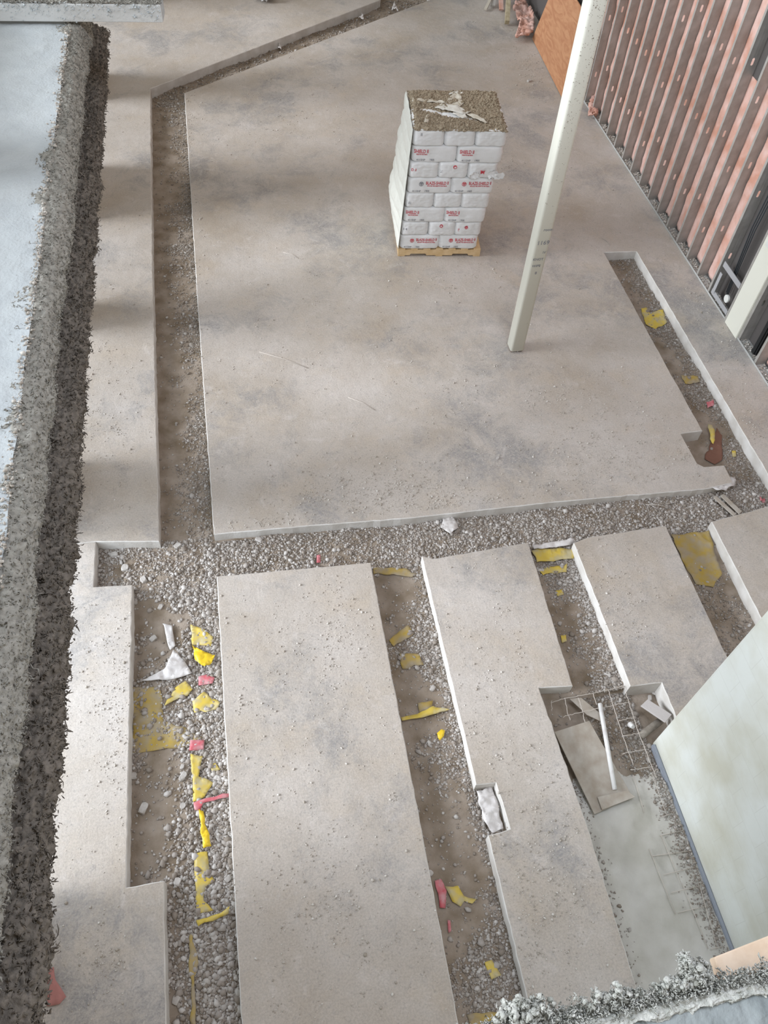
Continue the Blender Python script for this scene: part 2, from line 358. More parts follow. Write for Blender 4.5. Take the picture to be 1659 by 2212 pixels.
# trench beds
BEDS = [(-1.55, -0.60, -1.3, 4.7), (-1.95, -1.1, 4.5, 5.25), (-1.36, -0.62, 4.6, 15.2), (-0.8, 5.9, 4.40, 5.15), (0.88, 1.75, -1.3, 4.55), (2.6, 3.25, 2.6, 4.6), (2.25, 3.6, -1.3, 2.9), (4.2, 4.9, -1.3, 4.6), (4.9, 5.85, 4.4, 9.5), (-1.5, 5.0, 14.5, 19.5)]
def in_bed(x, y):
    m = np.zeros(len(x), bool)
    for a, b, c, d in BEDS[:-1]: m |= (x > a) & (x < b) & (y > c) & (y < d)
    t = y - (14.9 + (x + 1.0) * 0.715); m |= (x > -1.4) & (x < 4.9) & (t > -0.95) & (t < 0.75) & (y > 14.5)
    return m
def bed_h(x, y):
    p = np.stack([x, y, np.zeros_like(x)], -1)
    h = -0.150 + 0.030 * fbm(p, 1.6, 3, 5) + 0.018 * fbm(p, 9, 4, 8)
    cross = np.exp(-((y - 4.75) / 0.30) ** 2) * (x > -1.6) * (x < 5.6)
    h = h + 0.055 * cross
    h = h - 0.05 * np.exp(-((x - 5.15) ** 2 + (y - 5.5) ** 2) / 0.06)
    pit = (x > 2.2) & (x < 3.6) & (y < 2.75)
    return np.where(pit, -0.23 + 0.02 * fbm(p, 4, 3, 2), h)
xs = np.arange(-2.0, 6.0, 0.022); ys = np.arange(-1.35, 19.6, 0.022)
P, F = grid_np(lambda u, v: np.stack([u, v, bed_h(u, v)], -1), xs, ys)
cen = P[F].mean(1); keep = in_bed(cen[:, 0], cen[:, 1]); F = F[keep]
used = np.unique(F); rem = np.full(len(P), -1); rem[used] = np.arange(len(used)); 
ground = from_np('ground', P[used], rem[F], m_dirt, smooth=True); prop(ground, 'brown dirt bed at the bottom of the cut trenches', 'ground', kind='structure')

# gravel, one object of stuff per trench
def gravel(poly_box, n, seed, label, szm=0.011, dens=0.5, lift=0.0, side=None):
    a, b, c, d = poly_box; r = np.random.default_rng(seed)
    x = a + (b - a) * r.random(n * 3); y = c + (d - c) * r.random(n * 3)
    p = np.stack([x, y, np.zeros_like(x)], -1); q = fbm(p, 1.7, 4, seed) * 0.9 + fbm(p, 6, 2, seed + 3) * 0.4
    w = 0.5 + q
    if side == 'right': w = w + ((x - a) / (b - a) - 0.5) * 1.1
    if side == 'left': w = w - ((x - a) / (b - a) - 0.5) * 1.1
    k = (r.random(len(x)) < np.clip(w + dens - 0.5, 0.03, 1)) & in_bed(x, y); x, y = x[k][:n], y[k][:n]
    s = np.clip(np.exp(r.normal(math.log(szm * .74), 0.48, len(x))), 0.003, 0.036)
    z = bed_h(x, y) + s * 0.25 + lift
    V, F_ = stones(np.stack([x, y, z], -1), s, seed=seed)
    o = from_np('gravel', V, F_, m_gravel2 if seed in (1, 3, 5, 6, 2) else m_gravel); prop(o, label, 'gravel', kind='stuff'); return o
gravel((-0.78, 5.75, 4.42, 5.03), 26000, 1, 'crushed gravel filling the cross trench in front of the large slab', 0.011, 0.9)
gravel((-1.88, -0.7, 4.42, 5.12), 3500, 2, 'gravel in the square corner notch of the left trench', 0.012, 0.6)
gravel((-1.5, -0.65, 0.0, 4.5), 17000, 3, 'coarse gravel in the wide lower left trench', 0.0135, 0.5, side='right')
gravel((-1.30, -0.68, 5.0, 15.0), 13000, 4, 'thin scatter of gravel along the long left trench', 0.010, 0.05, side='right')
gravel((0.93, 1.66, 0.2, 4.45), 15000, 5, 'grey gravel along the second lower trench', 0.010, 0.30, side='right')
gravel((2.62, 3.2, 2.7, 4.45), 5200, 6, 'gravel in the third lower trench above the wire mesh', 0.010, 0.35, side='right')
gravel((2.35, 3.26, 0.9, 2.85), 6500, 12, 'gravel piled at the far end of the pit', 0.010, 0.30, side='right')
gravel((4.27, 4.82, 2.8, 4.5), 2600, 7, 'gravel in the fourth trench beside yellow sheeting', 0.010, 0.2)
gravel((5.28, 5.78, 4.4, 9.4), 9000, 8, 'dark gravel along the right hand trench', 0.009, 0.12, side='right')
gravel((-1.3, 4.6, 14.6, 18.8), 9000, 9, 'gravel in the slanting far trench', 0.014, 0.7)

# ------------------------------------------------------------------ crumbs of fireproofing on the slabs
def crumbs():
    r = np.random.default_rng(5); P_ = []
    def clus(u, v, su, sv, n):
        for _ in range(int(n * 1.8)):
            a, b = r.normal(u, su), r.normal(v, sv); w = W(a, b); P_.append(w[:2])
            if r.random() < .22:
                for _k in range(int(r.integers(3, 9))): P_.append((w[0] + r.normal(0, .03), w[1] + r.normal(0, .03)))
    for (u, v, su, sv, n) in [(830, 1050, 130, 30, 420), (1150, 900, 170, 80, 330), (1330, 1010, 120, 45, 330), (1350, 880, 90, 60, 180), (700, 720, 160, 120, 120), (1100, 1090, 200, 12, 260),
                              (970, 600, 90, 30, 60), (1150, 165, 18, 30, 130), (1120, 120, 30, 20, 90), (1085, 370, 25, 25, 60), (410, 1210, 60, 20, 60), (560, 260, 120, 60, 120), (900, 240, 260, 120, 200),
                              (640, 1500, 140, 150, 160), (720, 1350, 50, 60, 90), (720, 1950, 140, 120, 200), (1180, 1900, 60, 160, 280), (1080, 1450, 60, 150, 150), (1330, 1300, 60, 70, 170),
                              (240, 1500, 40, 150, 160), (240, 880, 40, 160, 160), (1560, 700, 40, 60, 160), (1500, 640, 40, 40, 80), (1600, 900, 30, 60, 150), (405, 260, 8, 60, 80), (425, 600, 10, 200, 120), (600, 1130, 90, 10, 80), (270, 100, 60, 60, 40), (250, 2080, 50, 70, 80)]: clus(u, v, su, sv, n)
    for q in range(2600): P_.append(W(r.uniform(130, 1650), r.uniform(250, 2200))[:2])
    P_ = np.array(P_); s = np.clip(np.exp(r.normal(math.log(0.0043), 0.5, len(P_))), 0.002, 0.015)
    V, F_ = stones(np.column_stack([P_, s * 0.35]), s, (0.3, 0.8), 3)
    k = ~in_slot(P_[:, 0], P_[:, 1]) & (P_[:, 0] > -2.2) & (P_[:, 0] < 6.4) & ~((P_[:, 0] > 2.3) & (P_[:, 0] < 3.6) & (P_[:, 1] < 2.85)) & ~(P_[:, 1] + P_[:, 0] * -.715 > 15.3)
    keepv = np.repeat(k, 20); o = from_np('debris', V, F_[keepv], m_crumb)
    prop(o, 'small crumbs of dried fireproofing scattered over the concrete slabs', 'debris', kind='stuff')
TR = [(-1.5, -0.65, -2, 4.55), (-1.88, -0.6, 4.4, 5.13), (-1.3, -0.7, 5, 15), (-1, 5.3, 4.42, 5.06), (0.93, 1.5, -2, 4.5), (2.33, 3.18, -2, 4.5), (4.27, 4.82, -2, 4.5), (5.0, 5.78, 4.4, 9.4)]
def in_slot(x, y):
    m = np.zeros(len(x), bool)
    for a, b, c, d in TR: m |= (x > a) & (x < b) & (y > c) & (y < d)
    return m
crumbs()

# ------------------------------------------------------------------ left wall with openings (daylight side)
bm = bmesh.new(); yy = -1.5; LINT = 3.05
for (a, b) in OPENINGS + [(21.5, 21.5)]:
    add_box(bm, WL, -2.28, yy, a, 0, LINT); yy = b
add_box(bm, WL - .001, -2.279, -1.5, 21.5, LINT, 4.3); yy = -1.5
for (a, b) in UPPER + [(21.5, 21.5)]:
    add_box(bm, WL, -2.28, yy, a, 4.3, 6.9); yy = b
add_box(bm, WL - .001, -2.279, -1.5, 21.5, 6.9, 8.2)
prop(from_bm('wall_left', bm, m_block), 'pale masonry wall with tall daylight openings behind the coated beam', 'wall', kind='structure')

# ------------------------------------------------------------------ coated beam on the left
def beam():
    root = empty('coated_beam', (-1.3, 3.0, 3.0))
    prop(root, 'long steel beam covered in rough grey sprayed fireproofing along the left side', 'beam')
    off = np.array([1.3, -3.0, -3.0])
    Y0, Y1, st = -0.6, 9.4, 0.009
    # smooth troweled cap on top of the flange
    def cap(u, v):
        x = v; y = u; p = np.stack([x, y, np.zeros_like(x)], -1)
        edge = -1.215 + 0.035 * fbm(np.stack([y, y * 0, y * 0], -1), 1.3, 4, 3)
        xx = -2.6 + (x + 2.6) * (edge + 2.6) / 1.385
        z = 4.0 + 0.012 * fbm(p, 5, 3, 4) + 0.004 * fbm(p, 45, 2, 6)
        return np.stack([xx, y, z], -1) + off
    P, F = grid_np(cap, np.arange(Y0, Y1, 0.018), np.linspace(-2.6, -1.215, 75)); c = from_np('top_coating', P, F, m_blue, root, True)
    c['label'] = 'smooth blue grey top coating'
    # upper flange : a profile path from the cap edge over the side down to the underside
    prof = [(-1.32, 3.985), (-1.22, 4.00), (-1.15, 3.985), (-1.115, 3.94), (-1.10, 3.87), (-1.105, 3.80), (-1.145, 3.75), (-1.32, 3.72)]
    def path(prof, n):
        q = np.array(prof); d = np.r_[0, np.cumsum(np.hypot(*np.diff(q, axis=0).T))]; t = np.linspace(0, d[-1], n)
        return np.interp(t, d, q[:, 0]), np.interp(t, d, q[:, 1])
    def fluff(name, prof, amp, seed, m, st=st):
        q = np.array(prof); L = np.hypot(*np.diff(q, axis=0).T).sum(); n = int(L / st)
        px, pz = path(prof, n); tx, tz = np.gradient(px), np.gradient(pz); l = np.hypot(tx, tz); nx, nz = -tz / l, tx / l
        nx, nz = -nx, -nz
        us = np.arange(Y0, Y1, st)
        def f(u, v):
            i = np.clip(np.round(v).astype(int), 0, n - 1); p = np.stack([px[i], u, pz[i]], -1)
            d = amp * (1.3 * fbm(p, 4, 3, seed) + 0.75 * fbm(p, 22, 4, seed + 2, True) + 0.35 * fbm(p, 80, 2, seed + 4))
            jy = amp * 0.6 * fbm(p, 30, 2, seed + 9)
            return np.stack([p[:, 0] + nx[i] * d, u + jy, p[:, 2] + nz[i] * d], -1) + off
        P, F = grid_np(f, us, np.arange(n).astype(float))
        return P, F
    def tufts(P, n, s0, seed, out):
        r = np.random.default_rng(seed); k = r.integers(0, len(P), n); s = np.clip(np.exp(r.normal(math.log(s0), .4, n)), .003, .03)
        return stones(P[k] + r.normal(0, s0 * 0.5, (n, 3)), s, (0.6, 1.0), seed)
    P, F = fluff('a', prof, 0.026, 21, m_fluff); V2, F2 = curls(P, 30000, 0.017, 0.0026, 1)
    o = from_np('upper_flange', P, F, m_fluff, root, True); o['label'] = 'grey fluffy upper flange'
    o2 = from_np('fluff', V2, F2, m_fluff, o); o2['kind'] = 'stuff'
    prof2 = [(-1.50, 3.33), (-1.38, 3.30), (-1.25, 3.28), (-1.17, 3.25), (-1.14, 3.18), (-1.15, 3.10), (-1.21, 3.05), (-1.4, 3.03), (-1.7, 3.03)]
    P, F = fluff('b', prof2, 0.042, 41, m_fluff_shade); V2, F2 = curls(P, 52000, 0.022, 0.0032, 2, .009)
    o = from_np('lower_flange', P, F, m_fluff_shade, root, True); o['label'] = 'fluffy lower flange with painted-in shade'
    o2 = from_np('fluff', V2, F2, m_fluff_shade, o); o2['kind'] = 'stuff'
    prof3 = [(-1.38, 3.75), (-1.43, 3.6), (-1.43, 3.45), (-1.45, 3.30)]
    P, F = fluff('c', prof3, 0.02, 61, m_fluff_shade, 0.015)
    from_np('web', P, F, m_fluff_shade, root, True)
    # bright crumbs along the cap boundary
    r = np.random.default_rng(9); n = 2600; y = Y0 + (Y1 - Y0) * r.random(n)
    e = -1.215 + 0.035 * fbm(np.stack([y, y * 0, y * 0], -1), 1.3, 4, 3) + np.abs(r.normal(0, 0.018, n)) * np.where(r.random(n) < .75, -1, .6)
    s = np.clip(np.exp(r.normal(math.log(.0045), .5, n)), .002, .014)
    V2, F2 = stones(np.stack([e, y, 4.0 + s * .8], -1) + off, s, (.5, 1), 8)
    o2 = from_np('crumb_line', V2, F2, m_crumb, root); o2['kind'] = 'stuff'
beam()

# crossing member at the far end of the beam
m_white = mat('chalky white coating', (.74, .75, .74), bump=.3, bscale=40)
def crossing():
    a = np.array(W(0, 47, 4.03)); b = np.array(W(352, 50, 4.03))
    root = empty('coated_channel', tuple((a + b) / 2)); prop(root, 'short white channel lying across the far end of the coated beam', 'channel')
    d = (b - a); L = np.linalg.norm(d[:2]) + 0.45; ang = math.atan2(d[1], d[0]); root.rotation_euler = (0, 0, ang)
    h = 0.135; dep = 0.22; x1 = np.linalg.norm(d[:2]) / 2; x0 = x1 - L
    def face(u, v):
        p = np.stack([u, v * 0, v], -1); return np.stack([u, 0.006 * fbm(p, 12, 3, 3), v], -1)
    box('web', (x0, x1, 0.008, 0.03, 0.0, h), m_white, root, 0.004)
    box('end_plate', (x1 - 0.012, x1, 0.03, dep, 0.0, h * 0.9), m_blue, root)
    def top(u, v):
        p = np.stack([u, v, v * 0], -1)
        z = h + 0.004 + 0.016 * fbm(p, 18, 4, 5, True) + 0.012 * fbm(p, 5, 2, 7); return np.stack([u, 0.012 + v + 0.01 * fbm(p, 25, 2, 9), z], -1)
    P, F = grid_np(top, np.arange(x0, x1, .009), np.arange(0, dep, .009)); o = from_np('top_fluff', P, F, m_fluff, root, True)
    r = np.random.default_rng(3); k = r.integers(0, len(P), 1500); V2, F2 = curls(P, 4500, .024, .0026, 4)
    o2 = from_np('fluff', V2, F2, m_fluff, root); o2['kind'] = 'stuff'
    n = 500; u = x0 + (x1 - x0) * r.random(n); V2, F2 = stones(np.stack([u, r.normal(0, .006, n), h * r.random(n) ** .5], -1), np.clip(np.exp(r.normal(math.log(.004), .5, n)), .002, .02), (.6, 1), 6)
    o3 = from_np('spatter', V2, F2, m_blue, root); o3['kind'] = 'stuff'
crossing()

# near beam, bottom right of the view
def near_beam():
    ax, ay, az = W(1085, 2218, 5.0); bx, by, bz = W(1659, 2098, 5.0)
    ang = math.atan2(by - ay, bx - ax)
    root = empty('coated_ledge', (ax, ay, az), ang); prop(root, 'pale grey coated ledge with a ragged fluffy rim right below the viewer', 'ledge')
    def top(u, v):
        p = np.stack([u, v, v * 0], -1); z = 0.006 * fbm(p, 14, 3, 3) + 0.0035 * fbm(p, 70, 3, 5); return np.stack([u, v, z], -1)
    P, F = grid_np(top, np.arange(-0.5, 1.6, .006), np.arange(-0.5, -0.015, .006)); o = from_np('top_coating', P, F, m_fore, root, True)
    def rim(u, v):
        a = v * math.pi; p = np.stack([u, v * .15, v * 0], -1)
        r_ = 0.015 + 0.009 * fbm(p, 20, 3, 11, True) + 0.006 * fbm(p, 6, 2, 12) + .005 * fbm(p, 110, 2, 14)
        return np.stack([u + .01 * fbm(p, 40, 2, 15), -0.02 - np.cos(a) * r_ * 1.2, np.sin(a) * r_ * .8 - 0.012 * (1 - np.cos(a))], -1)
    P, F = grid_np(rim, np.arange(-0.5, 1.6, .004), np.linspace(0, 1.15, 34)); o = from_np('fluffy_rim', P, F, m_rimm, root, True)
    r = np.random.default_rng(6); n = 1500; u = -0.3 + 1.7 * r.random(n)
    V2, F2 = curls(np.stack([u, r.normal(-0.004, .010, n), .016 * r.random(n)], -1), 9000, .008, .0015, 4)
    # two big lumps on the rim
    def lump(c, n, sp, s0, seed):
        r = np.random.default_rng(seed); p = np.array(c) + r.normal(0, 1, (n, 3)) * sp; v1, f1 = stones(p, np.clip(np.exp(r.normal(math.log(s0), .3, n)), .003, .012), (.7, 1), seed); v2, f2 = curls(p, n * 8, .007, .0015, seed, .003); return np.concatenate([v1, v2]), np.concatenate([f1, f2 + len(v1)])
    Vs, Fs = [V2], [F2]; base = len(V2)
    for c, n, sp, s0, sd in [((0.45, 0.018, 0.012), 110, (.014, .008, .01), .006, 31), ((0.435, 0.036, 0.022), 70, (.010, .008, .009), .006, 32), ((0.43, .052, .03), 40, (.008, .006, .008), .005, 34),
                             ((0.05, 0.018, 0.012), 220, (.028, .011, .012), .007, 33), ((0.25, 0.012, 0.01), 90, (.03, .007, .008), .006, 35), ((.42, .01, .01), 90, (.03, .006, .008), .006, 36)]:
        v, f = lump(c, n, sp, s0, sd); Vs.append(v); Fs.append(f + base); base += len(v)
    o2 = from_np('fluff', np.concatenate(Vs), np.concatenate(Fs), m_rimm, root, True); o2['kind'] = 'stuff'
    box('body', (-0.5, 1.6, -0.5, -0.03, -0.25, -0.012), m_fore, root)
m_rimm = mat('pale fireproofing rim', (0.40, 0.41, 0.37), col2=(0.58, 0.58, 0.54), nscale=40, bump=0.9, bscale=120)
near_beam()
def quad_board(name, px, z, th, m, label, cat, zs=None, sub=1, parent=None):
    pts = [W(u, v, (zs[i] if zs else z)) for i, (u, v) in enumerate(px)]; c = np.mean(pts, 0)
    bm = bmesh.new(); T = [bm.verts.new(np.array(p) - c + (0, 0, th)) for p in pts]; B_ = [bm.verts.new(np.array(p) - c) for p in pts]
    n = len(pts); bm.faces.new(T); bm.faces.new(B_[::-1])
    for i in range(n): bm.faces.new((B_[i], B_[(i + 1) % n], T[(i + 1) % n], T[i]))
    bmesh.ops.recalc_face_normals(bm, faces=bm.faces); bevel(bm, min(th * .2, .003), 1)
    o = from_bm(name, bm, m); o.location = c
    if cat: prop(o, label, cat)
    return o
m_pale = mat('pale new lumber', (0.62, 0.47, 0.34), col2=(0.70, 0.56, 0.43), nscale=20, bump=0.15)
m_rust = mat('rusty steel', (0.30, 0.13, 0.08))
quad_board('lumber_board', [(1531, 2072), (1800, 1966), (1800, 2060), (1547, 2124)], 4.93, 0.035, m_pale, 'pale new lumber board lying beyond the ragged rim of the ledge', 'board')
quad_board('rusty_angle', [(1440, 2136), (1800, 2035), (1800, 2052), (1445, 2146)], 4.93, 0.02, m_rust, 'thin rusty steel strip between the pale board and the ledge', 'steel strip')

# ------------------------------------------------------------------ main column
def column():
    x0, y0 = 3.285, 7.415; w, d, H = 0.182, 0.19, 6.6
    root = empty('steel_column', (x0 + w / 2, y0 + d / 2, 0)); prop(root, 'cream painted square steel column standing alone on the large slab', 'column')
    bm = bmesh.new(); R = 0.035; ring = []
    for cx, cy, a0 in ((w / 2 - R, d / 2 - R, 0), (-w / 2 + R, d / 2 - R, 90), (-w / 2 + R, -d / 2 + R, 180), (w / 2 - R, -d / 2 + R, 270)):
        for k in range(6): a = math.radians(a0 + 18 * k); ring.append((cx + R * math.cos(a), cy + R * math.sin(a)))
    lo = [bm.verts.new((x, y, 0.035)) for x, y in ring]; hi = [bm.verts.new((x, y, H)) for x, y in ring]; n = len(ring)
    for i in range(n): bm.faces.new((lo[i], lo[(i + 1) % n], hi[(i + 1) % n], hi[i]))
    bm.faces.new(lo[::-1]); bm.faces.new(hi)
    from_bm('shaft', bm, m_cream, root, True)
    box('base_plate', (-0.07, 0.07, -0.07, 0.07, 0.012, 0.035), m_rust, root)
    tube('anchor_bolt', [(0.02, -0.06, 0), (0.02, -0.06, 0.036)], 0.012, m_pvc, root)
    tube('anchor_bolt', [(-0.04, 0.05, 0), (-0.04, 0.05, 0.036)], 0.012, m_pvc, root)
    r = np.random.default_rng(2); n = 1100; z = 6.5 * (r.random(n) ** .45); x = (r.random(n) - .5) * (w - .03); s = np.clip(np.exp(r.normal(math.log(.0028), .4, n)), .0015, .007)
    k = r.random(n) < np.clip((z - 1.0) / 3.5, 0.06, 1); V2, F2 = stones(np.stack([x, np.full(n, -d / 2), z], -1)[k], s[k], (.6, 1), 3)
    o = from_np('spatter', V2, F2, m_speck, root); o['kind'] = 'stuff'
    for i, (t, z, xo, sz, rot) in enumerate([('room', 1.83, 0.03, .05, 0), ('1169', 1.66, 0.005, .075, 0), ('IV', 1.53, .045, .045, 0), ('KNOT', 1.44, -.01, .045, 0), ('WIPE', 1.35, -.015, .045, 0), ('8', 1.25, 0.0, .05, 0)]):
        o = text_mesh(t, sz, 0.001, m_bagblk); o.name = 'pencil_mark'; o.parent = root
        o.matrix_local = Matrix.Translation((xo, -d / 2 - 0.0015, z)) @ Matrix.Rotation(math.pi / 2, 4, 'X') @ Matrix.Scale(1.0, 4)
def text_mesh(t, size, ext, m, bold=0.0):
    cu = bpy.data.curves.new('t', 'FONT'); cu.body = t; cu.size = size; cu.extrude = ext; cu.align_x = 'CENTER'; cu.align_y = 'CENTER'; cu.offset = bold; cu.resolution_u = 3
    o = bpy.data.objects.new('t', cu); COL.objects.link(o); dg = bpy.context.evaluated_depsgraph_get(); dg.update()
    me = bpy.data.meshes.new_from_object(o.evaluated_get(dg)); bpy.data.objects.remove(o); bpy.data.curves.remove(cu)
    me.materials.clear(); o = link('print', me, m); return o
column()

# ------------------------------------------------------------------ pallet and bags
PX, PY, PYAW = 2.2, 9.64, math.radians(-6.5)
PM = Matrix.Translation((PX, PY, 0)) @ Matrix.Rotation(PYAW, 4, 'Z')
def pallet():
    root = empty('wooden_pallet', (PX, PY, 0), PYAW); prop(root, 'pale wooden pallet under the tall stack of white bags', 'pallet')
    for y in (0.0, 0.48, 0.96):
        bm = bmesh.new(); pr = [(0, .018), (.17, .018), (.185, .045), (.40, .045), (.415, .018), (.785, .018), (.80, .045), (1.015, .045), (1.03, .018), (1.2, .018), (1.2, .105), (0, .105)]
        a = [bm.verts.new((x, y, z)) for x, z in pr]; b = [bm.verts.new((x, y + .04, z)) for x, z in pr]; n = len(pr)
        bm.faces.new(a); bm.faces.new(b[::-1])
        for i in range(n): bm.faces.new((a[i], b[i], b[(i + 1) % n], a[(i + 1) % n]))
        bmesh.ops.recalc_face_normals(bm, faces=bm.faces); from_bm('stringer', bm, m_wood, root)
    for k in range(7): x = k * (1.2 - .1) / 6; box('deck_board', (x, x + .1, 0, 1.0, .105, .123), m_wood, root, .002)
    for x in (0, .55, 1.1): box('bottom_board', (x, x + .1, 0, 1.0, 0, .018), m_wood, root, .002)
pallet()

def bag_mesh(hx, hy, hz, seed, crumple=1.0):
    n = 20; g = np.linspace(-1, 1, n); Vs, Fs = [], []; base = 0
    for ax in range(3):
        for sgn in (-1, 1):
            U_, V_ = np.meshgrid(g, g, indexing='ij'); u, v = U_.ravel(), V_.ravel(); w = np.full_like(u, sgn)
            p = np.zeros((n * n, 3)); p[:, ax] = w; p[:, (ax + 1) % 3] = u; p[:, (ax + 2) % 3] = v
            idx = np.arange(n * n).reshape(n, n); f = np.stack([idx[:-1, :-1], idx[1:, :-1], idx[1:, 1:], idx[:-1, 1:]], -1).reshape(-1, 4)
            if sgn < 0: f = f[:, ::-1]
            Vs.append(p); Fs.append(f + base); base += n * n
    p = np.concatenate(Vs); e = 9.5
    q = p / (np.sum(np.abs(p) ** e, 1) ** (1 / e))[:, None]
    bulge = 1 + 0.04 * (1 - np.abs(q[:, 1:2]) ** 2) ; q = q * [hx, hy, hz]
    nr = p / np.linalg.norm(p, axis=1, keepdims=True)
    endf = np.clip((np.abs(q[:, 0]) / hx - .72) / .28, 0, 1)
    q[:, 2] *= 1 - .07 * endf ** 2; q[:, 1] *= 1 - .08 * endf ** 2
    d = .010 * fbm(q, 6, 3, seed) + .0055 * crumple * fbm(q * [1, 1, 1.5], 22, 3, seed + 5, True)
    d += .006 * endf * fbm(q, 30, 2, seed + 9, True)
    q = q + nr * d[:, None]
    me = bpy.data.meshes.new('bag_body'); F = np.concatenate(Fs)
    bm = bmesh.new(); vv = [bm.verts.new(x) for x in q]; 
    for f in F:
        try: bm.faces.new([vv[i] for i in f])
        except ValueError: pass
    bmesh.ops.remove_doubles(bm, verts=bm.verts, dist=.0008); bmesh.ops.recalc_face_normals(bm, faces=bm.faces); bm.to_mesh(me); tree = BVHTree.FromBMesh(bm); bm.free()
    me.materials.append(m_bag); me.polygons.foreach_set('use_smooth', [True] * len(me.polygons)); return me, tree
LH = (1.875 - .123) / 8
BHX, BHY, BHZ = .303, .207, LH / 2 + .006
BAGS = [bag_mesh(BHX, BHY, BHZ, 100 + 13 * i) for i in range(5)]
def print_on(bag, tree, text, size, cx, cz, face, m, bold=.0, sy=1.0):
    wide = .74 if len(text) > 6 else .95
    o = text_mesh(text, size, 0, m, bold); me = o.data; n = len(me.vertices); co = np.empty(n * 3, np.float32); me.vertices.foreach_get('co', co); co = co.reshape(-1, 3)
    out = np.zeros_like(co)
    for i, (a, b, _) in enumerate(co):
        a = a * wide
        if face == 'front': org, d = Vector((cx + a, -1, cz + b * sy)), Vector((0, 1, 0))
        elif face == 'back': org, d = Vector((-(cx + a), 1, cz + b * sy)), Vector((0, -1, 0))
        elif face == 'endm': org, d = Vector((-1, -(cx + a), cz + b * sy)), Vector((1, 0, 0))
        else: org, d = Vector((1, cx + a, cz + b * sy)), Vector((-1, 0, 0))
        h = tree.ray_cast(org, d)[0]
        if h is None: h = org + d * .8
        h = h - d * .0022; out[i] = h
    me.vertices.foreach_set('co', out.ravel()); me.update(); o.name = 'lettering'; o.parent = bag; return o
def logo(bag, tree, cx, cz, face, m, r=.032):
    bm = bmesh.new(); 
    for k in range(20):
        a0, a1 = 2 * math.pi * k / 20, 2 * math.pi * (k + 1) / 20
        bm.faces.new([bm.verts.new((q * math.cos(a), q * math.sin(a), 0)) for q, a in ((r * .78, a0), (r, a0), (r, a1), (r * .78, a1))])
    for (x0, x1, z0, z1) in ((-.006, .006, -.022, .018), (-.019, -.010, -.010, .016), (.010, .019, -.010, .016), (-.019, .019, .012, .02)):
        bm.faces.new([bm.verts.new((x, z, 0)) for x, z in ((x0, z0), (x1, z0), (x1, z1), (x0, z1))])
    o = from_bm('emblem', bm, m); me = o.data
    for v in me.vertices:
        if face == 'front': org, d = Vector((cx + v.co.x, -1, cz + v.co.y)), Vector((0, 1, 0))
        else: org, d = Vector((-1, -(cx + v.co.x), cz + v.co.y)), Vector((1, 0, 0))
        h = tree.ray_cast(org, d)[0] or org; v.co = h - d * .0022
    o.parent = bag; return o
ORD = ['bottom', 'second', 'third', 'fourth', 'fifth', 'sixth', 'seventh', 'top']
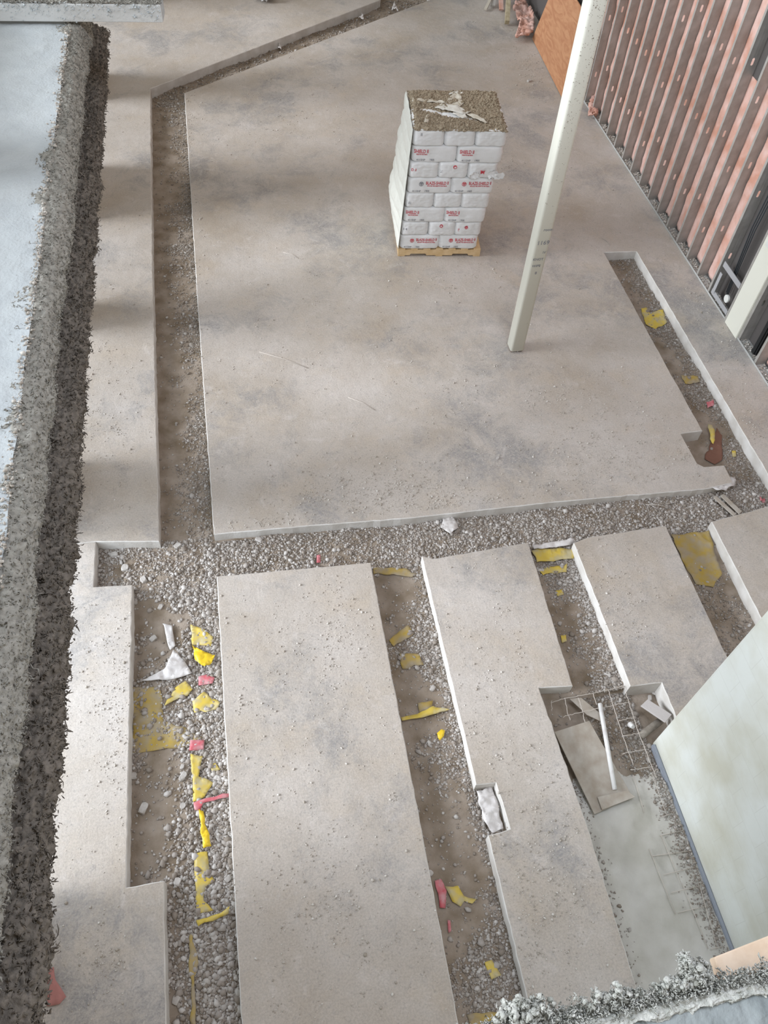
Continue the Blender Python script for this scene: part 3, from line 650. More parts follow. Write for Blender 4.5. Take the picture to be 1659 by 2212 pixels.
def stack():
    k = 0
    for l in range(8):
        wf = 1.13 + .07 * l / 7; sc = wf / 1.2; lean = .015 + .085 * l / 7 ; z = .123 + LH * (l + .5); yb = 0.0 if l else .01
        long_front = l % 2 == 0
        spots = []
        if long_front:
            for i in (0, 1): spots.append((.3 + .6 * i, .203, 0, ['left', 'right'][i] + ' long bag at the front', 'F%d' % i))
            for i in (0, 1, 2): spots.append((.2 + .4 * i, .71, 90, ['left', 'middle', 'right'][i] + ' bag at the rear', 'R%d' % i))
        else:
            for i in (0, 1, 2): spots.append((.2 + .4 * i, .298, 90, ['left', 'middle', 'right'][i] + ' end-on bag at the front', 'E%d' % i))
            for i in (0, 1): spots.append((.3 + .6 * i, .805, 0, ['left', 'right'][i] + ' long bag at the rear', 'B%d' % i))
        for (x, y, a, lab, code) in spots:
            me, tree = BAGS[(k * 3 + l) % 5]; k += 1
            o = bpy.data.objects.new('fireproofing_bag', me); COL.objects.link(o)
            X = x * sc + lean + random.uniform(-.006, .006); Y = y + yb + random.uniform(-.006, .006)
            flip = a == 90
            o.matrix_world = PM @ Matrix.Translation((X, Y, z)) @ Matrix.Rotation(math.radians(a), 4, 'Z') @ Matrix.Rotation(random.uniform(-.012, .012), 4, 'Z') @ Matrix.Diagonal((sc if not flip else 1, 1 if not flip else sc, 1, 1))
            extra = ''
            if l == 5 and code == 'E2': extra = ', torn open'
            if l == 7: extra = ', spray dusted'
            prop(o, 'white paper bag, %s of the %s layer%s' % (lab, ORD[l], extra), 'bag', 'white bags stacked on the pallet')
            if code[0] == 'F':
                full = l in (0, 4)
                if full:
                    logo(o, tree, -.115, .03, 'front', m_bagred if (code == 'F1' or l == 0) else m_bagblk)
                    print_on(o, tree, 'BLAZE-SHIELD II', .060, .105, .04, 'front', m_bagred, .0016, 1.0).scale = (1, 1, 1)
                    print_on(o, tree, 'SPRAYED FIRE RESISTIVE MATERIAL', .024, .105, .000, 'front', m_bagred, .0008)
                else:
                    print_on(o, tree, 'SHIELD II', .066, -.175, .04, 'front', m_bagred, .0016)
                    print_on(o, tree, 'RESISTIVE MATERIAL', .022, -.165, .000, 'front', m_bagred, .0008)
                print_on(o, tree, '4115HP', .038, -.175, -.075, 'front', m_bagblk, .0006)
                print_on(o, tree, '1905', .038, -.03, -.075, 'front', m_bagblk, .0006)
            if code == 'E1' and l in (1, 5): logo(o, tree, .02 if l == 5 else -.02, .055, 'endm', m_bagred, .026)
            if code == 'E2' and l == 1: logo(o, tree, -.03, .03, 'endm', m_bagred, .026); print_on(o, tree, 'II', .06, -.14, -.01, 'endm', m_bagred, .001)
            if code == 'E0' and l == 7: print_on(o, tree, 'II', .05, -.10, .05, 'endm', m_bagblk, .001)
            if code == 'E1' and l == 5: print_on(o, tree, 'Z', .045, -.16, -.01, 'endm', m_bagblk, .001)
            if code == 'E0' and l == 5: print_on(o, tree, 'D II', .05, -.14, .01, 'endm', m_bagred, .001)
            if code == 'E0' and l == 1: print_on(o, tree, '1 4', .05, -.15, .0, 'endm', m_bagblk, .001)
            if code == 'E0' and l == 3: print_on(o, tree, '21', .05, -.14, -.03, 'endm', m_bagblk, .001)
            if l == 5 and code == 'E2':
                rr = random.Random(4)
                for q in range(5):
                    u0 = [-.31, -.315, -.30, -.29, -.31][q]; y0_ = [.11, .02, -.14, -.2, -.23][q]; z0_ = [-.05, .0, -.04, -.07, -.06][q]
                    def fl(u, v, q=q, u0=u0, y0_=y0_, z0_=z0_):
                        p = np.stack([u, v, u * 0 + q], -1); n_ = fbm(p, 2.5, 2, q + 5)
                        return np.stack([u0 - .01 + .03 * n_ * u, y0_ + (u - .5) * .13 + .02 * n_, z0_ + (v - .5) * .09 + .025 * fbm(p, 4, 2, 9 + q)], -1)
                    P, F = grid_np(fl, np.linspace(0, 1, 12), np.linspace(0, 1, 9)); c = from_np('torn_flap', P, F, m_bagred if q == 1 else m_bag, o, True)
                    if q == 1: c.scale = (1, .45, .5); c['label'] = 'red printed torn flap'
stack()

def stack_wrap():
    def f(u, v):
        edge = .015 + .085 * (v - .123) / 1.75
        x = edge - .006 - .075 * np.exp(-((v - .55) / .26) ** 2) * np.clip(u - .05, 0, .6) / .55 - .05 * np.exp(-((v - 1.1) / .35) ** 2) * np.clip(u, 0, .5) * 1.6 - .03 * np.clip(u, 0, .4) * np.clip((1.9 - v) / .6, 0, 1)
        x = x + (.010 * fbm(np.stack([u * 0, u * 3, v * 3], -1), 2, 3, 4) + .005 * fbm(np.stack([u * 0, u, v], -1), 18, 3, 6, True)) * np.clip(u / .08, 0.1, 1)
        x = x - .022 * np.abs(np.sin((v - .123) / LH * math.pi)) ** .5 * np.clip(u / .05, 0, 1)
        return np.stack([x - .012, u - .004, v], -1)
    P, F = grid_np(f, np.linspace(0.0, 1.0, 70), np.linspace(.125, 1.88, 150))
    o = from_np('plastic_wrap', P, F, mat('milky stretch wrap', (0.68, 0.68, 0.62), rough=0.35, bump=.2, bscale=25), None, True); o.matrix_world = PM
    sm = o.modifiers.new('s', 'SOLIDIFY'); sm.thickness = .003
    prop(o, 'milky stretch wrap bulging over the side of the bag stack', 'plastic wrap')
stack_wrap()

def stack_top():
    X0, X1 = .10, 1.30
    def f(u, v):
        p = np.stack([u, v, u * 0], -1); e = np.minimum(np.minimum(u - X0, X1 - u), np.minimum(v, 1.02 - v)); e = np.clip(e / .05, 0, 1)
        z = 1.868 + e * .03 + e * (.018 * fbm(p, 6, 3, 3) + .014 * fbm(p, 28, 3, 5, True))
        d = np.abs((v - .36) + (u - .6) * .35); z = z - .05 * np.exp(-(d / .06) ** 2) * np.exp(-((u - .62) / .33) ** 2)
        return np.stack([u + .01 * fbm(p, 20, 2, 8), v + .01 * fbm(p, 20, 2, 9), z], -1)
    P, F = grid_np(f, np.arange(X0, X1, .01), np.arange(-.01, 1.03, .01)); r = np.random.default_rng(4)
    k = r.integers(0, len(P), 3600); V2, F2 = stones(P[k], np.clip(np.exp(r.normal(math.log(.0095), .4, len(k))), .004, .026), (.5, 1), 4)
    T = np.concatenate([np.stack([F[:, 0], F[:, 1], F[:, 2]], -1), np.stack([F[:, 0], F[:, 2], F[:, 3]], -1)])
    o = from_np('overspray_debris', np.concatenate([P, V2]), np.concatenate([T, F2 + len(P)]), m_brown); o.matrix_world = PM
    prop(o, 'crust of brown sprayed debris covering the top of the bag stack', 'debris', kind='stuff')
    m_film = mat('dusty torn film', (0.50, 0.45, 0.36), rough=.4, bump=.3, bscale=30, col2=(0.62, 0.58, 0.50), nscale=10)
    m_filmw = mat('white torn film', (0.68, 0.66, 0.60), rough=.35)
    sheets = [([(.12, .66), (.58, .60), (.60, .64), (.14, .74)], m_film, 'thin dusty film strip folded along the top of the stack'),
              ([(.47, .56), (.70, .88), (.78, .86), (.80, .60), (.72, .50)], m_film, 'peaked flap of dusty film standing on the stack'),
              ([(.40, .48), (.52, .60), (.70, .56), (.86, .38), (.76, .33), (.55, .42)], m_filmw, 'shiny crumpled film in the tear on top of the stack'),
              ([(.62, .36), (.76, .44), (.80, .26), (.74, .24)], m_filmw, 'small white folded film scrap beside the tear'),
              ([(.80, .36), (.92, .30), (1.06, .14), (1.02, .12), (.86, .24)], m_film, 'narrow film ribbon running to the front rim of the stack'),
              ([(.60, .86), (.68, .92), (.80, .95), (.84, .90), (.72, .87)], m_filmw, 'small film knot at the rear rim of the stack'),
              ([(.22, .10), (.28, .30), (.32, .30), (.29, .12)], m_film, 'short film curl near the front corner of the stack')]
    for i, (pl, m, lab) in enumerate(sheets):
        o = crumple('film_scrap', [(x + 0, y) for x, y in pl], 1.905, .035, m, 50 + i, .02); o.matrix_world = PM @ o.matrix_world
        prop(o, lab, 'plastic film')
def crumple(name, poly, z, amp, m, seed, step=.03, zf=None, th=.0015):
    """thin crumpled sheet from a world polygon"""
    bm = bmesh.new(); c = np.mean(poly, 0); vs = [bm.verts.new((x - c[0], y - c[1], 0)) for x, y in poly]; bm.faces.new(vs)
    bmesh.ops.triangulate(bm, faces=bm.faces[:])
    for _ in range(7):
        e = [x for x in bm.edges if x.calc_length() > step * 1.5]
        if not e: break
        bmesh.ops.subdivide_edges(bm, edges=e, cuts=1); bmesh.ops.triangulate(bm, faces=bm.faces[:])
    co = np.array([v.co for v in bm.verts]); w = co + [c[0], c[1], seed * 1.7]
    dz = amp * (.6 * fbm(w, 6, 3, seed) + .5 * fbm(w, 18, 2, seed + 1, True)); dx = .008 * fbm(w, 14, 2, seed + 2); dy = .008 * fbm(w, 14, 2, seed + 3)
    hz = (zf(co[:, 0] + c[0], co[:, 1] + c[1]) - z) if zf is not None else 0
    co = co + np.stack([dx, dy, dz + hz], -1)
    for v, q in zip(bm.verts, co): v.co = q
    o = from_bm(name, bm, m, None, True); o.location = (c[0], c[1], z); o.matrix_world = Matrix.Translation((c[0], c[1], z))
    s = o.modifiers.new('s', 'SOLIDIFY'); s.thickness = th; return o
stack_top()

# ------------------------------------------------------------------ sheets and scraps in the trenches
def sheet(px, m, label, cat='plastic sheet', amp=.018, lift=.012, z=-.14, name='plastic_sheet', seed=[200]):
    seed[0] += 7; w = [W(u, v, z)[:2] for u, v in px]
    def dens(poly):
        out = []
        for i in range(len(poly)):
            a, b = np.array(poly[i]), np.array(poly[(i + 1) % len(poly)]); k = max(1, int(np.linalg.norm(b - a) / .05))
            for q in range(k): out.append(a + (b - a) * q / k + (rng.normal(0, .006, 2) if q else 0))
        return [tuple(x) for x in out]
    o = crumple(name, dens(w), z, amp, m, seed[0], .025, lambda x, y: np.where(in_slot(x, y) | True, bed_h(x, y), 0) + lift)
    return prop(o, label, cat)
Y, YD, R_, PL = m_yellow, m_yellow2, m_red, m_plastic
sheet([(287, 1483), (345, 1483), (352, 1555), (400, 1572), (438, 1592), (405, 1612), (345, 1618), (286, 1626)], YD, 'large dusty yellow sheet spanning the wide lower left trench', lift=.004)
sheet([(412, 1350), (440, 1360), (460, 1376), (455, 1396), (415, 1392)], Y, 'yellow scrap beside the wide slab, topmost in the left trench')
sheet([(415, 1395), (440, 1408), (466, 1416), (458, 1434), (442, 1442), (420, 1425)], m_yellowb, 'bright crumpled yellow scrap just above the pink patch', amp=.07, lift=.03)
sheet([(355, 1524), (375, 1488), (400, 1470), (416, 1488), (405, 1503), (380, 1510)], Y, 'yellow scrap between the dusty sheet and the white folded plastic')
sheet([(415, 1515), (440, 1495), (476, 1520), (470, 1534), (420, 1540)], Y, 'peaked yellow scrap against the edge of the wide slab', amp=.03)
sheet([(412, 1628), (438, 1632), (428, 1676), (460, 1690), (442, 1722), (417, 1732)], Y, 'yellow strip of sheeting below the red square')
sheet([(430, 1752), (440, 1756), (458, 1830), (441, 1836), (434, 1800)], m_yellowb, 'bright upright yellow fold below the red ribbon', amp=.05, lift=.045)
sheet([(420, 1846), (448, 1840), (452, 1875), (464, 1902), (445, 1916), (440, 1945), (462, 1966), (425, 1976)], Y, 'long ragged yellow strip low in the left trench')
sheet([(424, 1988), (478, 1974), (498, 1960), (495, 1976), (462, 1990), (428, 2002)], Y, 'rolled pale yellow strip crossing toward the wide slab', amp=.03, lift=.03)
sheet([(410, 2018), (416, 2018), (430, 2080), (420, 2110), (424, 2240), (412, 2240), (415, 2120), (409, 2080)], YD, 'thin yellow edge of sheeting at the lowest part of the left trench', lift=.02)
sheet([(452, 1652), (466, 1648), (475, 1662), (458, 1668)], Y, 'tiny yellow scrap right of the yellow strip')
sheet([(428, 1460), (445, 1456), (463, 1462), (458, 1476), (428, 1480)], R_, 'faded pink patch between two yellow scraps')
sheet([(411, 1600), (443, 1600), (441, 1618), (410, 1622)], R_, 'red square tape scrap at the end of the dusty yellow sheet', lift=.024)
sheet([(418, 1734), (440, 1726), (495, 1713), (494, 1722), (440, 1736), (434, 1750), (421, 1750)], R_, 'red ribbon stretched toward the wide slab', lift=.024)
sheet([(360, 1444), (375, 1405), (399, 1430), (415, 1458), (389, 1466), (306, 1474)], PL, 'white folded plastic in the left trench', amp=.04, lift=.03)
sheet([(352, 1350), (372, 1352), (380, 1395), (368, 1405)], PL, 'upper grey plastic scrap in the left trench', amp=.03, lift=.02)
sheet([(806, 1228), (868, 1228), (900, 1240), (890, 1246), (807, 1240)], YD, 'thin yellow edge at the head of the second trench')
sheet([(840, 1385), (880, 1352), (893, 1372), (850, 1398)], YD, 'dusty yellow patch in the upper second trench')
sheet([(862, 1412), (905, 1412), (915, 1436), (870, 1444)], YD, 'dusty yellow patch below another in the second trench')
sheet([(866, 1552), (900, 1545), (935, 1528), (972, 1535), (935, 1544), (900, 1554), (868, 1560)], Y, 'curled yellow edge crossing the second trench', amp=.02, lift=.035)
sheet([(903, 1518), (935, 1512), (932, 1532), (906, 1538)], YD, 'small yellow square above the curled edge')
sheet([(943, 1584), (952, 1577), (960, 1580), (958, 1592), (950, 1600), (945, 1594)], m_yellowb, 'small bright yellow scrap in the middle of the second trench', amp=.03, lift=.03)
sheet([(962, 1914), (990, 1912), (1002, 1935), (1030, 1942), (1020, 1952), (1003, 1945), (996, 1958), (978, 1948)], Y, 'forked yellow scrap beside the red strip')
sheet([(938, 1902), (953, 1898), (965, 1925), (962, 1962), (950, 1960)], R_, 'upper red strip along the slab edge in the second trench')
sheet([(966, 1988), (973, 1990), (974, 2012), (968, 2016)], R_, 'short red strip below the other in the second trench')
sheet([(1045, 2080), (1062, 2074), (1082, 2108), (1060, 2116)], Y, 'yellow patch low in the second trench')
sheet([(1008, 2192), (1040, 2188), (1085, 2186), (1092, 2230), (1020, 2230)], YD, 'yellow patch at the near end of the second trench')
sheet([(1148, 1193), (1200, 1187), (1242, 1190), (1238, 1210), (1200, 1214), (1158, 1218)], Y, 'bright yellow band across the head of the third trench', lift=.03)
sheet([(1163, 1232), (1195, 1224), (1226, 1218), (1224, 1236), (1190, 1238), (1172, 1244)], Y, 'thin yellow scrap just below the bright band')
sheet([(1200, 1277), (1215, 1274), (1218, 1284), (1204, 1289)], Y, 'small round yellow scrap in the third trench')
sheet([(1210, 1374), (1222, 1372), (1224, 1386), (1213, 1390)], Y, 'small yellow scrap low in the third trench')
sheet([(1450, 1156), (1480, 1154), (1530, 1149), (1540, 1185), (1560, 1240), (1540, 1268), (1505, 1262), (1478, 1215)], YD, 'broad dusty yellow sheet at the head of the fourth trench', lift=.012)
sheet([(1384, 668), (1396, 665), (1404, 678), (1432, 669), (1440, 698), (1415, 712), (1394, 702)], Y, 'star shaped yellow patch in the right hand trench', lift=.01)
sheet([(1470, 812), (1505, 815), (1512, 828), (1480, 832)], YD, 'faint yellow patch midway along the right hand trench')
sheet([(1526, 922), (1535, 926), (1541, 945), (1540, 962), (1532, 952)], Y, 'narrow yellow scrap hanging at the dark notch', amp=.02, lift=.06)
sheet([(1582, 972), (1590, 972), (1592, 984), (1584, 984)], Y, 'tiny yellow scrap beyond the dark notch')
sheet([(1524, 870), (1540, 866), (1540, 880), (1528, 884)], R_, 'small red scrap in the right hand trench', lift=.02)
sheet([(1636, 1080), (1652, 1076), (1652, 1088), (1638, 1088)], R_, 'small red scrap at the far side of the cross trench', lift=.02)
sheet([(684, 1208), (692, 1206), (692, 1222), (684, 1222)], R_, 'tiny red scrap at the head of the wide slab', lift=.03)
sheet([(1520, 1062), (1560, 1046), (1582, 1040), (1578, 1060), (1556, 1078), (1538, 1074)], PL, 'clear plastic hanging from the corner of the large slab', amp=.05, lift=.09)
sheet([(1548, 925), (1560, 940), (1562, 990), (1545, 1000), (1525, 985)], mat('rust brown film', (0.20, .10, .07)), 'rust brown film in the dark notch', lift=.01)
sheet([(1027, 1712), (1062, 1700), (1086, 1792), (1062, 1802), (1040, 1770)], PL, 'grey plastic tucked into the small notch of the narrow slab', amp=.05, lift=.05)
sheet([(1146, 1186), (1200, 1178), (1238, 1172), (1228, 1185), (1200, 1190), (1150, 1193)], PL, 'grey plastic edge above the bright yellow band', amp=.03, lift=.06)
sheet([(955, 1128), (975, 1122), (990, 1148), (970, 1165), (950, 1150)], PL, 'crumpled clear plastic in the cross trench', amp=.04, lift=.03)
o = crumple('paper_scrap', [W(u, v)[:2] for u, v in [(104, 2092), (118, 2090), (122, 2120), (146, 2154), (132, 2170), (104, 2176)]],   .02, .02, mat('faded red paper', (.42, .19, .17)), 900, .03); prop(o, 'faded red paper scrap on the floor under the beam', 'paper')

# rocks large enough to tell apart
def rock(u, v, s, label, z=None, cat='rock', m=m_rock, squash=.6):
    x, y, _ = W(u, v, -.13 if z is None else z); h = float(bed_h(np.array([x]), np.array([y]))[0]) if z is None else z
    bm = bmesh.new(); bmesh.ops.create_icosphere(bm, subdivisions=3, radius=1)
    co = np.array([q.co for q in bm.verts]); sd = int(u + v); r = random.Random(sd)
    d = 1 + .28 * fbm(co, 1.1, 2, sd) + .05 * fbm(co, 5, 2, sd)
    co = np.clip(co * d[:, None], [-.8, -.72, -.75], [.75, .8, .7]) * [s, s * r.uniform(.6, .95), s * squash]
    for q, c in zip(bm.verts, co): q.co = c
    o = from_bm('rock', bm, m); o.location = (x, y, h + s * squash * .45); o.rotation_euler = (r.uniform(-.2, .2), 0, r.uniform(0, 6)); prop(o, label, cat); return o
for a in [(395, 1676, .055, 'large pale rock right of the lower left trench center'), (393, 1655, .03, 'small rock resting above the large pale rock'), (330, 1378, .045, 'flat pale rock near the top of the left trench'),
          (347, 1312, .035, 'square brick-like rock high in the left trench'), (385, 1182, .05, 'rounded concrete lump where the left trenches meet'), (247, 1198, .05, 'pale lump in the square corner notch'),
          (272, 1232, .05, 'flat lump at the open side of the square notch'), (312, 1257, .045, 'broken corner piece at the end of the square notch'), (310, 1745, .06, 'flat buff stone beside the left edge of the lower left trench'),
          (287, 1675, .04, 'pale stone against the left side of the trench'), (395, 1740, .035, 'angular stone in the coarse gravel left of the red ribbon'), (384, 1905, .04, 'pale angular stone at the trench step'),
          (492, 1898, .035, 'white stone close to the wide slab'), (395, 2025, .03, 'tapered stone below the trench step'), (380, 2040, .028, 'round stone left of the tapered stone'), (463, 2025, .03, 'stone below the rolled yellow strip'),
          (380, 2160, .04, 'dull stone at the near end of the left trench'), (1388, 1082, .035, 'white stone in the right part of the cross trench'), (935, 1485, .04, 'flat angular stone in the second trench'),
          (560, 1170, .05, 'pale concrete piece near the corner of the large slab'), (890, 1395, .02, 'small stone in the upper second trench'), (1345, 1505, .03, 'pale stone caught in the wire mesh'),
          (1425, 1487, .05, 'broken concrete chunk at the pit corner'), (1410, 1500, .04, 'smaller chunk beside the pit corner'), (930, 1885, .03, 'pebble beside the slab in the second trench')]: rock(*a)
rock(1143, 176, .05, 'grey fireproofing lump near the leaning plywood', 0.0, 'lump')
rock(1075, 990, .025, 'small lump on the large slab', 0.0, 'lump')
rock(1400, 352 - 5, .04, 'grey lump on the stud wall track', 0.0, 'lump') if False else None
for (u0, v0, u1, v1, lab) in [(752, 858, 810, 886, 'thin pale stick lying mid slab'), (612, 545, 645, 558, 'short thin twig left of the pallet'), (560, 760, 665, 795, 'long faint wire on the large slab'), (1300, 515, 1318, 530, 'tiny wire near the right hand trench head'),
                             (1395, 1090, 1440, 1095, 'thin wire in the cross trench gravel')]:
    z = .004 if v0 < 1080 else -.07; tube('thin_stick', [W(u0, v0, z), W((u0 + u1) / 2 + 2, (v0 + v1) / 2 - 2, z + .002), W(u1, v1, z)], .004, m_wire); prop(bpy.data.objects[-1] if False else COL.objects[-1], lab, 'stick')

# debris strips in cross trench right end
for px, lab in [([(1555, 1072), (1562, 1068), (1602, 1106), (1596, 1112)], 'dark wooden slat by the hanging plastic'), ([(1540, 1076), (1546, 1072), (1590, 1112), (1584, 1116)], 'second wooden slat next to the trench corner')]:
    quad_board('wood_scrap', px, -.06, .015, m_board, lab, 'wood')

# ------------------------------------------------------------------ pit beside the masonry wall
bm = bmesh.new()
xs_ = np.arange(2.2, 3.6, .02); ys_ = np.arange(-1.3, 2.35, .02)
def pitf(u, v):
    p = np.stack([u, v, u * 0], -1); e = np.clip((v - 1.75) / .5, 0, 1) ; e2 = np.clip((2.48 - u) / .12, 0, 1)
    return np.stack([u, v, -.185 + .010 * fbm(p, 5, 4, 3) + .004 * fbm(p, 22, 3, 7, True) - .10 * np.clip(e + .3 * fbm(p, 5, 3, 5), 0, 1) - .03 * np.clip(e2 + .8 * fbm(p, 8, 3, 15), 0, 1)], -1)
P, F = grid_np(pitf, xs_, ys_); prop(from_np('floor', P, F, m_pit, smooth=True), 'uneven grout floor of the pit beside the masonry wall', 'floor', kind='structure')
r = np.random.default_rng(77); n = 2600; x = np.where(r.random(n) < .75, 3.26 - np.abs(r.normal(0, .07, n)), 2.36 + np.abs(r.normal(0, .06, n))); y = .3 + 2.0 * r.random(n) ** .7; x = np.clip(x, 2.3, 3.25)
s_ = np.clip(np.exp(r.normal(math.log(.007), .45, n)), .003, .02); V2, F2 = stones(np.column_stack([pitf(x, y)[:, :2], pitf(x, y)[:, 2] + s_ * .3]), s_, (.5, .9), 6)
prop(from_np('gravel', V2, F2, m_gravel), 'loose grit along the sides of the grout pit', 'gravel', kind='stuff')
quad_board('plywood_scrap', [(1197, 1582), (1272, 1558), (1366, 1723), (1283, 1760)], -.15, .015, m_board, 'dusty brown panel lying askew in the pit', 'panel', zs=[-.12, -.12, -.17, -.17])
quad_board('plywood_scrap', [(1230, 1510), (1255, 1508), (1300, 1545), (1296, 1558), (1268, 1545)], -.15, .012, m_board, 'broken dusty panel piece under the wire mesh', 'panel')
quad_board('plywood_scrap', [(1290, 1722), (1355, 1708), (1372, 1722), (1300, 1750)], -.14, .008, m_board, 'small panel offcut below the white pipe', 'panel')
quad_board('plank', [(1383, 1526), (1398, 1512), (1450, 1545), (1436, 1562)], -.10, .02, mat('grey dusty plank', (.46, .43, .41), bump=.2), 'grey plank leaning toward the corner of the masonry wall', 'plank', zs=[-.12, -.12, -.04, -.04])
tube('white_pipe', [W(1296, 1520, -.09), W(1328, 1706, -.13)], .021, m_pvc, seg=16); prop(COL.objects[-1], 'white pipe lying over the dusty panel in the pit', 'pipe')
tube('dark_pipe', [W(1384, 1590, -.16), W(1428, 1556, -.12)], .035, mat('dusty brown pipe', (.19, .165, .135), col2=(.28, .25, .21), nscale=20), seg=14); prop(COL.objects[-1], 'short dark pipe at the corner of the masonry wall', 'pipe')
o = bpy.data.objects.new('white_cup', None); 
bm = bmesh.new(); bmesh.ops.create_cone(bm, cap_ends=True, radius1=.028, radius2=.02, depth=.05, segments=18); o = from_bm('plastic_cup', bm, m_pvc); x, y, _ = W(1362, 1570, -.17); o.location = (x, y, -.14); o.rotation_euler = (.9, .3, 0); prop(o, 'small white cup under the wire mesh', 'cup')
def mesh_panel():
    root = empty('wire_mesh', W(1320, 1560, -.10)); prop(root, 'square wire mesh panel sticking out of the grout in the pit', 'wire mesh'); off = np.array(W(1320, 1560, -.10))
    r = random.Random(5)
    def wire(pts, z=-.09, n=8):
        q = []
        for i in range(len(pts) - 1):
            a, b = np.array(W(*pts[i], z)), np.array(W(*pts[i + 1], z))
            for k in range(n): q.append(a + (b - a) * k / n + np.array([r.gauss(0, .002), r.gauss(0, .002), r.gauss(0, .003)]) - off)
        q.append(np.array(W(*pts[-1], z)) - off); bm = bmesh.new(); tube_mesh(bm, q, .0035, 5); from_bm('wire', bm, m_wire, root, True)
    wire([(1190, 1518), (1220, 1509), (1280, 1498), (1350, 1482)]); wire([(1215, 1549), (1235, 1543), (1290, 1531), (1360, 1516)]); wire([(1338, 1557), (1372, 1549)]); wire([(1346, 1590), (1392, 1582)]); wire([(1345, 1628), (1395, 1618)]); wire([(1362, 1664), (1410, 1655)])
    for a in ([(1191, 1513), (1192, 1536)], [(1220, 1508), (1226, 1540), (1232, 1556)], [(1249, 1506), (1258, 1536), (1264, 1562)], [(1281, 1498), (1289, 1522)], [(1314, 1490), (1326, 1530), (1346, 1590), (1368, 1652)], [(1347, 1482), (1362, 1528), (1380, 1584), (1398, 1630), (1418, 1680)]): wire(a)
mesh_panel()
def ribs():
    off = np.array(W(1480, 1850, -.18)); root = empty('embedded_mesh', tuple(off)); prop(root, 'row of wires half buried in the pit grout along the masonry wall', 'wire mesh')
    for (u0, v0, u1, v1) in [(1428, 1765, 1452, 1757), (1425, 1805, 1475, 1794), (1410, 1849, 1485, 1839), (1435, 1889, 1498, 1874), (1450, 1928, 1512, 1914), (1465, 1971, 1528, 1957), (1535, 2050, 1562, 2044),
                             (1402, 1833, 1460, 1975), (1428, 1803, 1476, 1920), (1474, 1908, 1530, 2050), (1408, 1672, 1440, 1760), (1512, 1915, 1550, 2050), (1368, 1674, 1392, 1756)]:
        bm = bmesh.new(); tube_mesh(bm, [np.array(W(u0, v0, -.165)) - off, np.array(W((u0 + u1) / 2, (v0 + v1) / 2, -.16)) - off, np.array(W(u1, v1, -.165)) - off], .0035, 5); from_bm('wire', bm, m_wire, root, True)
ribs()

# masonry wall on the right of the pit, with faint block joints
def masonry():
    root = empty('wall_right_near', (0, 0, 0))
    bm = bmesh.new(); X0, X1, YA, YB, Z1 = 3.30, 3.50, -1.2, 2.215, 3.6
    add_box(bm, X0, X1, YA, YB, -.30, Z1); bevel(bm, .008, 2)
    m = bpy.data.materials.new('masonry face'); m.use_nodes = True; nt = m.node_tree; p = nt.nodes['Principled BSDF']; p.inputs['Roughness'].default_value = .75
    tc = nt.nodes.new('ShaderNodeTexCoord'); sp = nt.nodes.new('ShaderNodeSeparateXYZ'); cb = nt.nodes.new('ShaderNodeCombineXYZ'); br = nt.nodes.new('ShaderNodeTexBrick')
    nt.links.new(tc.outputs['Object'], sp.inputs[0]); nt.links.new(sp.outputs['Y'], cb.inputs['X']); nt.links.new(sp.outputs['Z'], cb.inputs['Y']); nt.links.new(cb.outputs[0], br.inputs['Vector'])
    br.inputs['Scale'].default_value = 1; br.inputs['Brick Width'].default_value = .4; br.inputs['Row Height'].default_value = .2; br.inputs['Mortar Size'].default_value = .003; br.inputs['Mortar Smooth'].default_value = .4
    n1 = nt.nodes.new('ShaderNodeTexNoise'); n1.inputs['Scale'].default_value = 2.2; n1.inputs['Detail'].default_value = 8; nt.links.new(tc.outputs['Object'], n1.inputs['Vector'])
    r = nt.nodes.new('ShaderNodeValToRGB'); r.color_ramp.elements[0].position = .35; r.color_ramp.elements[1].position = .68; r.color_ramp.elements[0].color = (.70, .72, .68, 1); r.color_ramp.elements[1].color = (.56, .55, .46, 1)
    nt.links.new(n1.outputs['Fac'], r.inputs[0]); mx_ = nt.nodes.new('ShaderNodeMix'); mx_.data_type = 'RGBA'; ma = nt.nodes.new('ShaderNodeMath'); ma.operation = 'MULTIPLY'; ma.inputs[1].default_value = .22
    nt.links.new(br.outputs['Fac'], ma.inputs[0]); nt.links.new(ma.outputs[0], mx_.inputs['Factor']); nt.links.new(r.outputs[0], mx_.inputs['A']); mx_.inputs['B'].default_value = (.40, .39, .34, 1); nt.links.new(mx_.outputs['Result'], p.inputs['Base Color'])
    b = nt.nodes.new('ShaderNodeBump'); b.inputs['Strength'].default_value = .25; b.inputs['Distance'].default_value = .006; n2 = nt.nodes.new('ShaderNodeTexNoise'); n2.inputs['Scale'].default_value = 25
    nt.links.new(tc.outputs['Object'], n2.inputs['Vector']); nt.links.new(n2.outputs['Fac'], b.inputs['Height']); nt.links.new(b.outputs[0], p.inputs['Normal'])
    bpy.data.objects.remove(root)
    o = from_bm('wall_right', bm, m); prop(o, 'whitish block wall rising from the pit at the lower right', 'wall', kind='structure')
    box('trim_1', (X0 - .035, X0 - .001, YA, YB - .03, -.30, -.17), mat('blue grey footing', (.27, .29, .33), bump=.4), None, .006); prop(COL.objects[-1], 'blue grey footing strip along the bottom of the block wall', 'trim', kind='structure')
masonry()

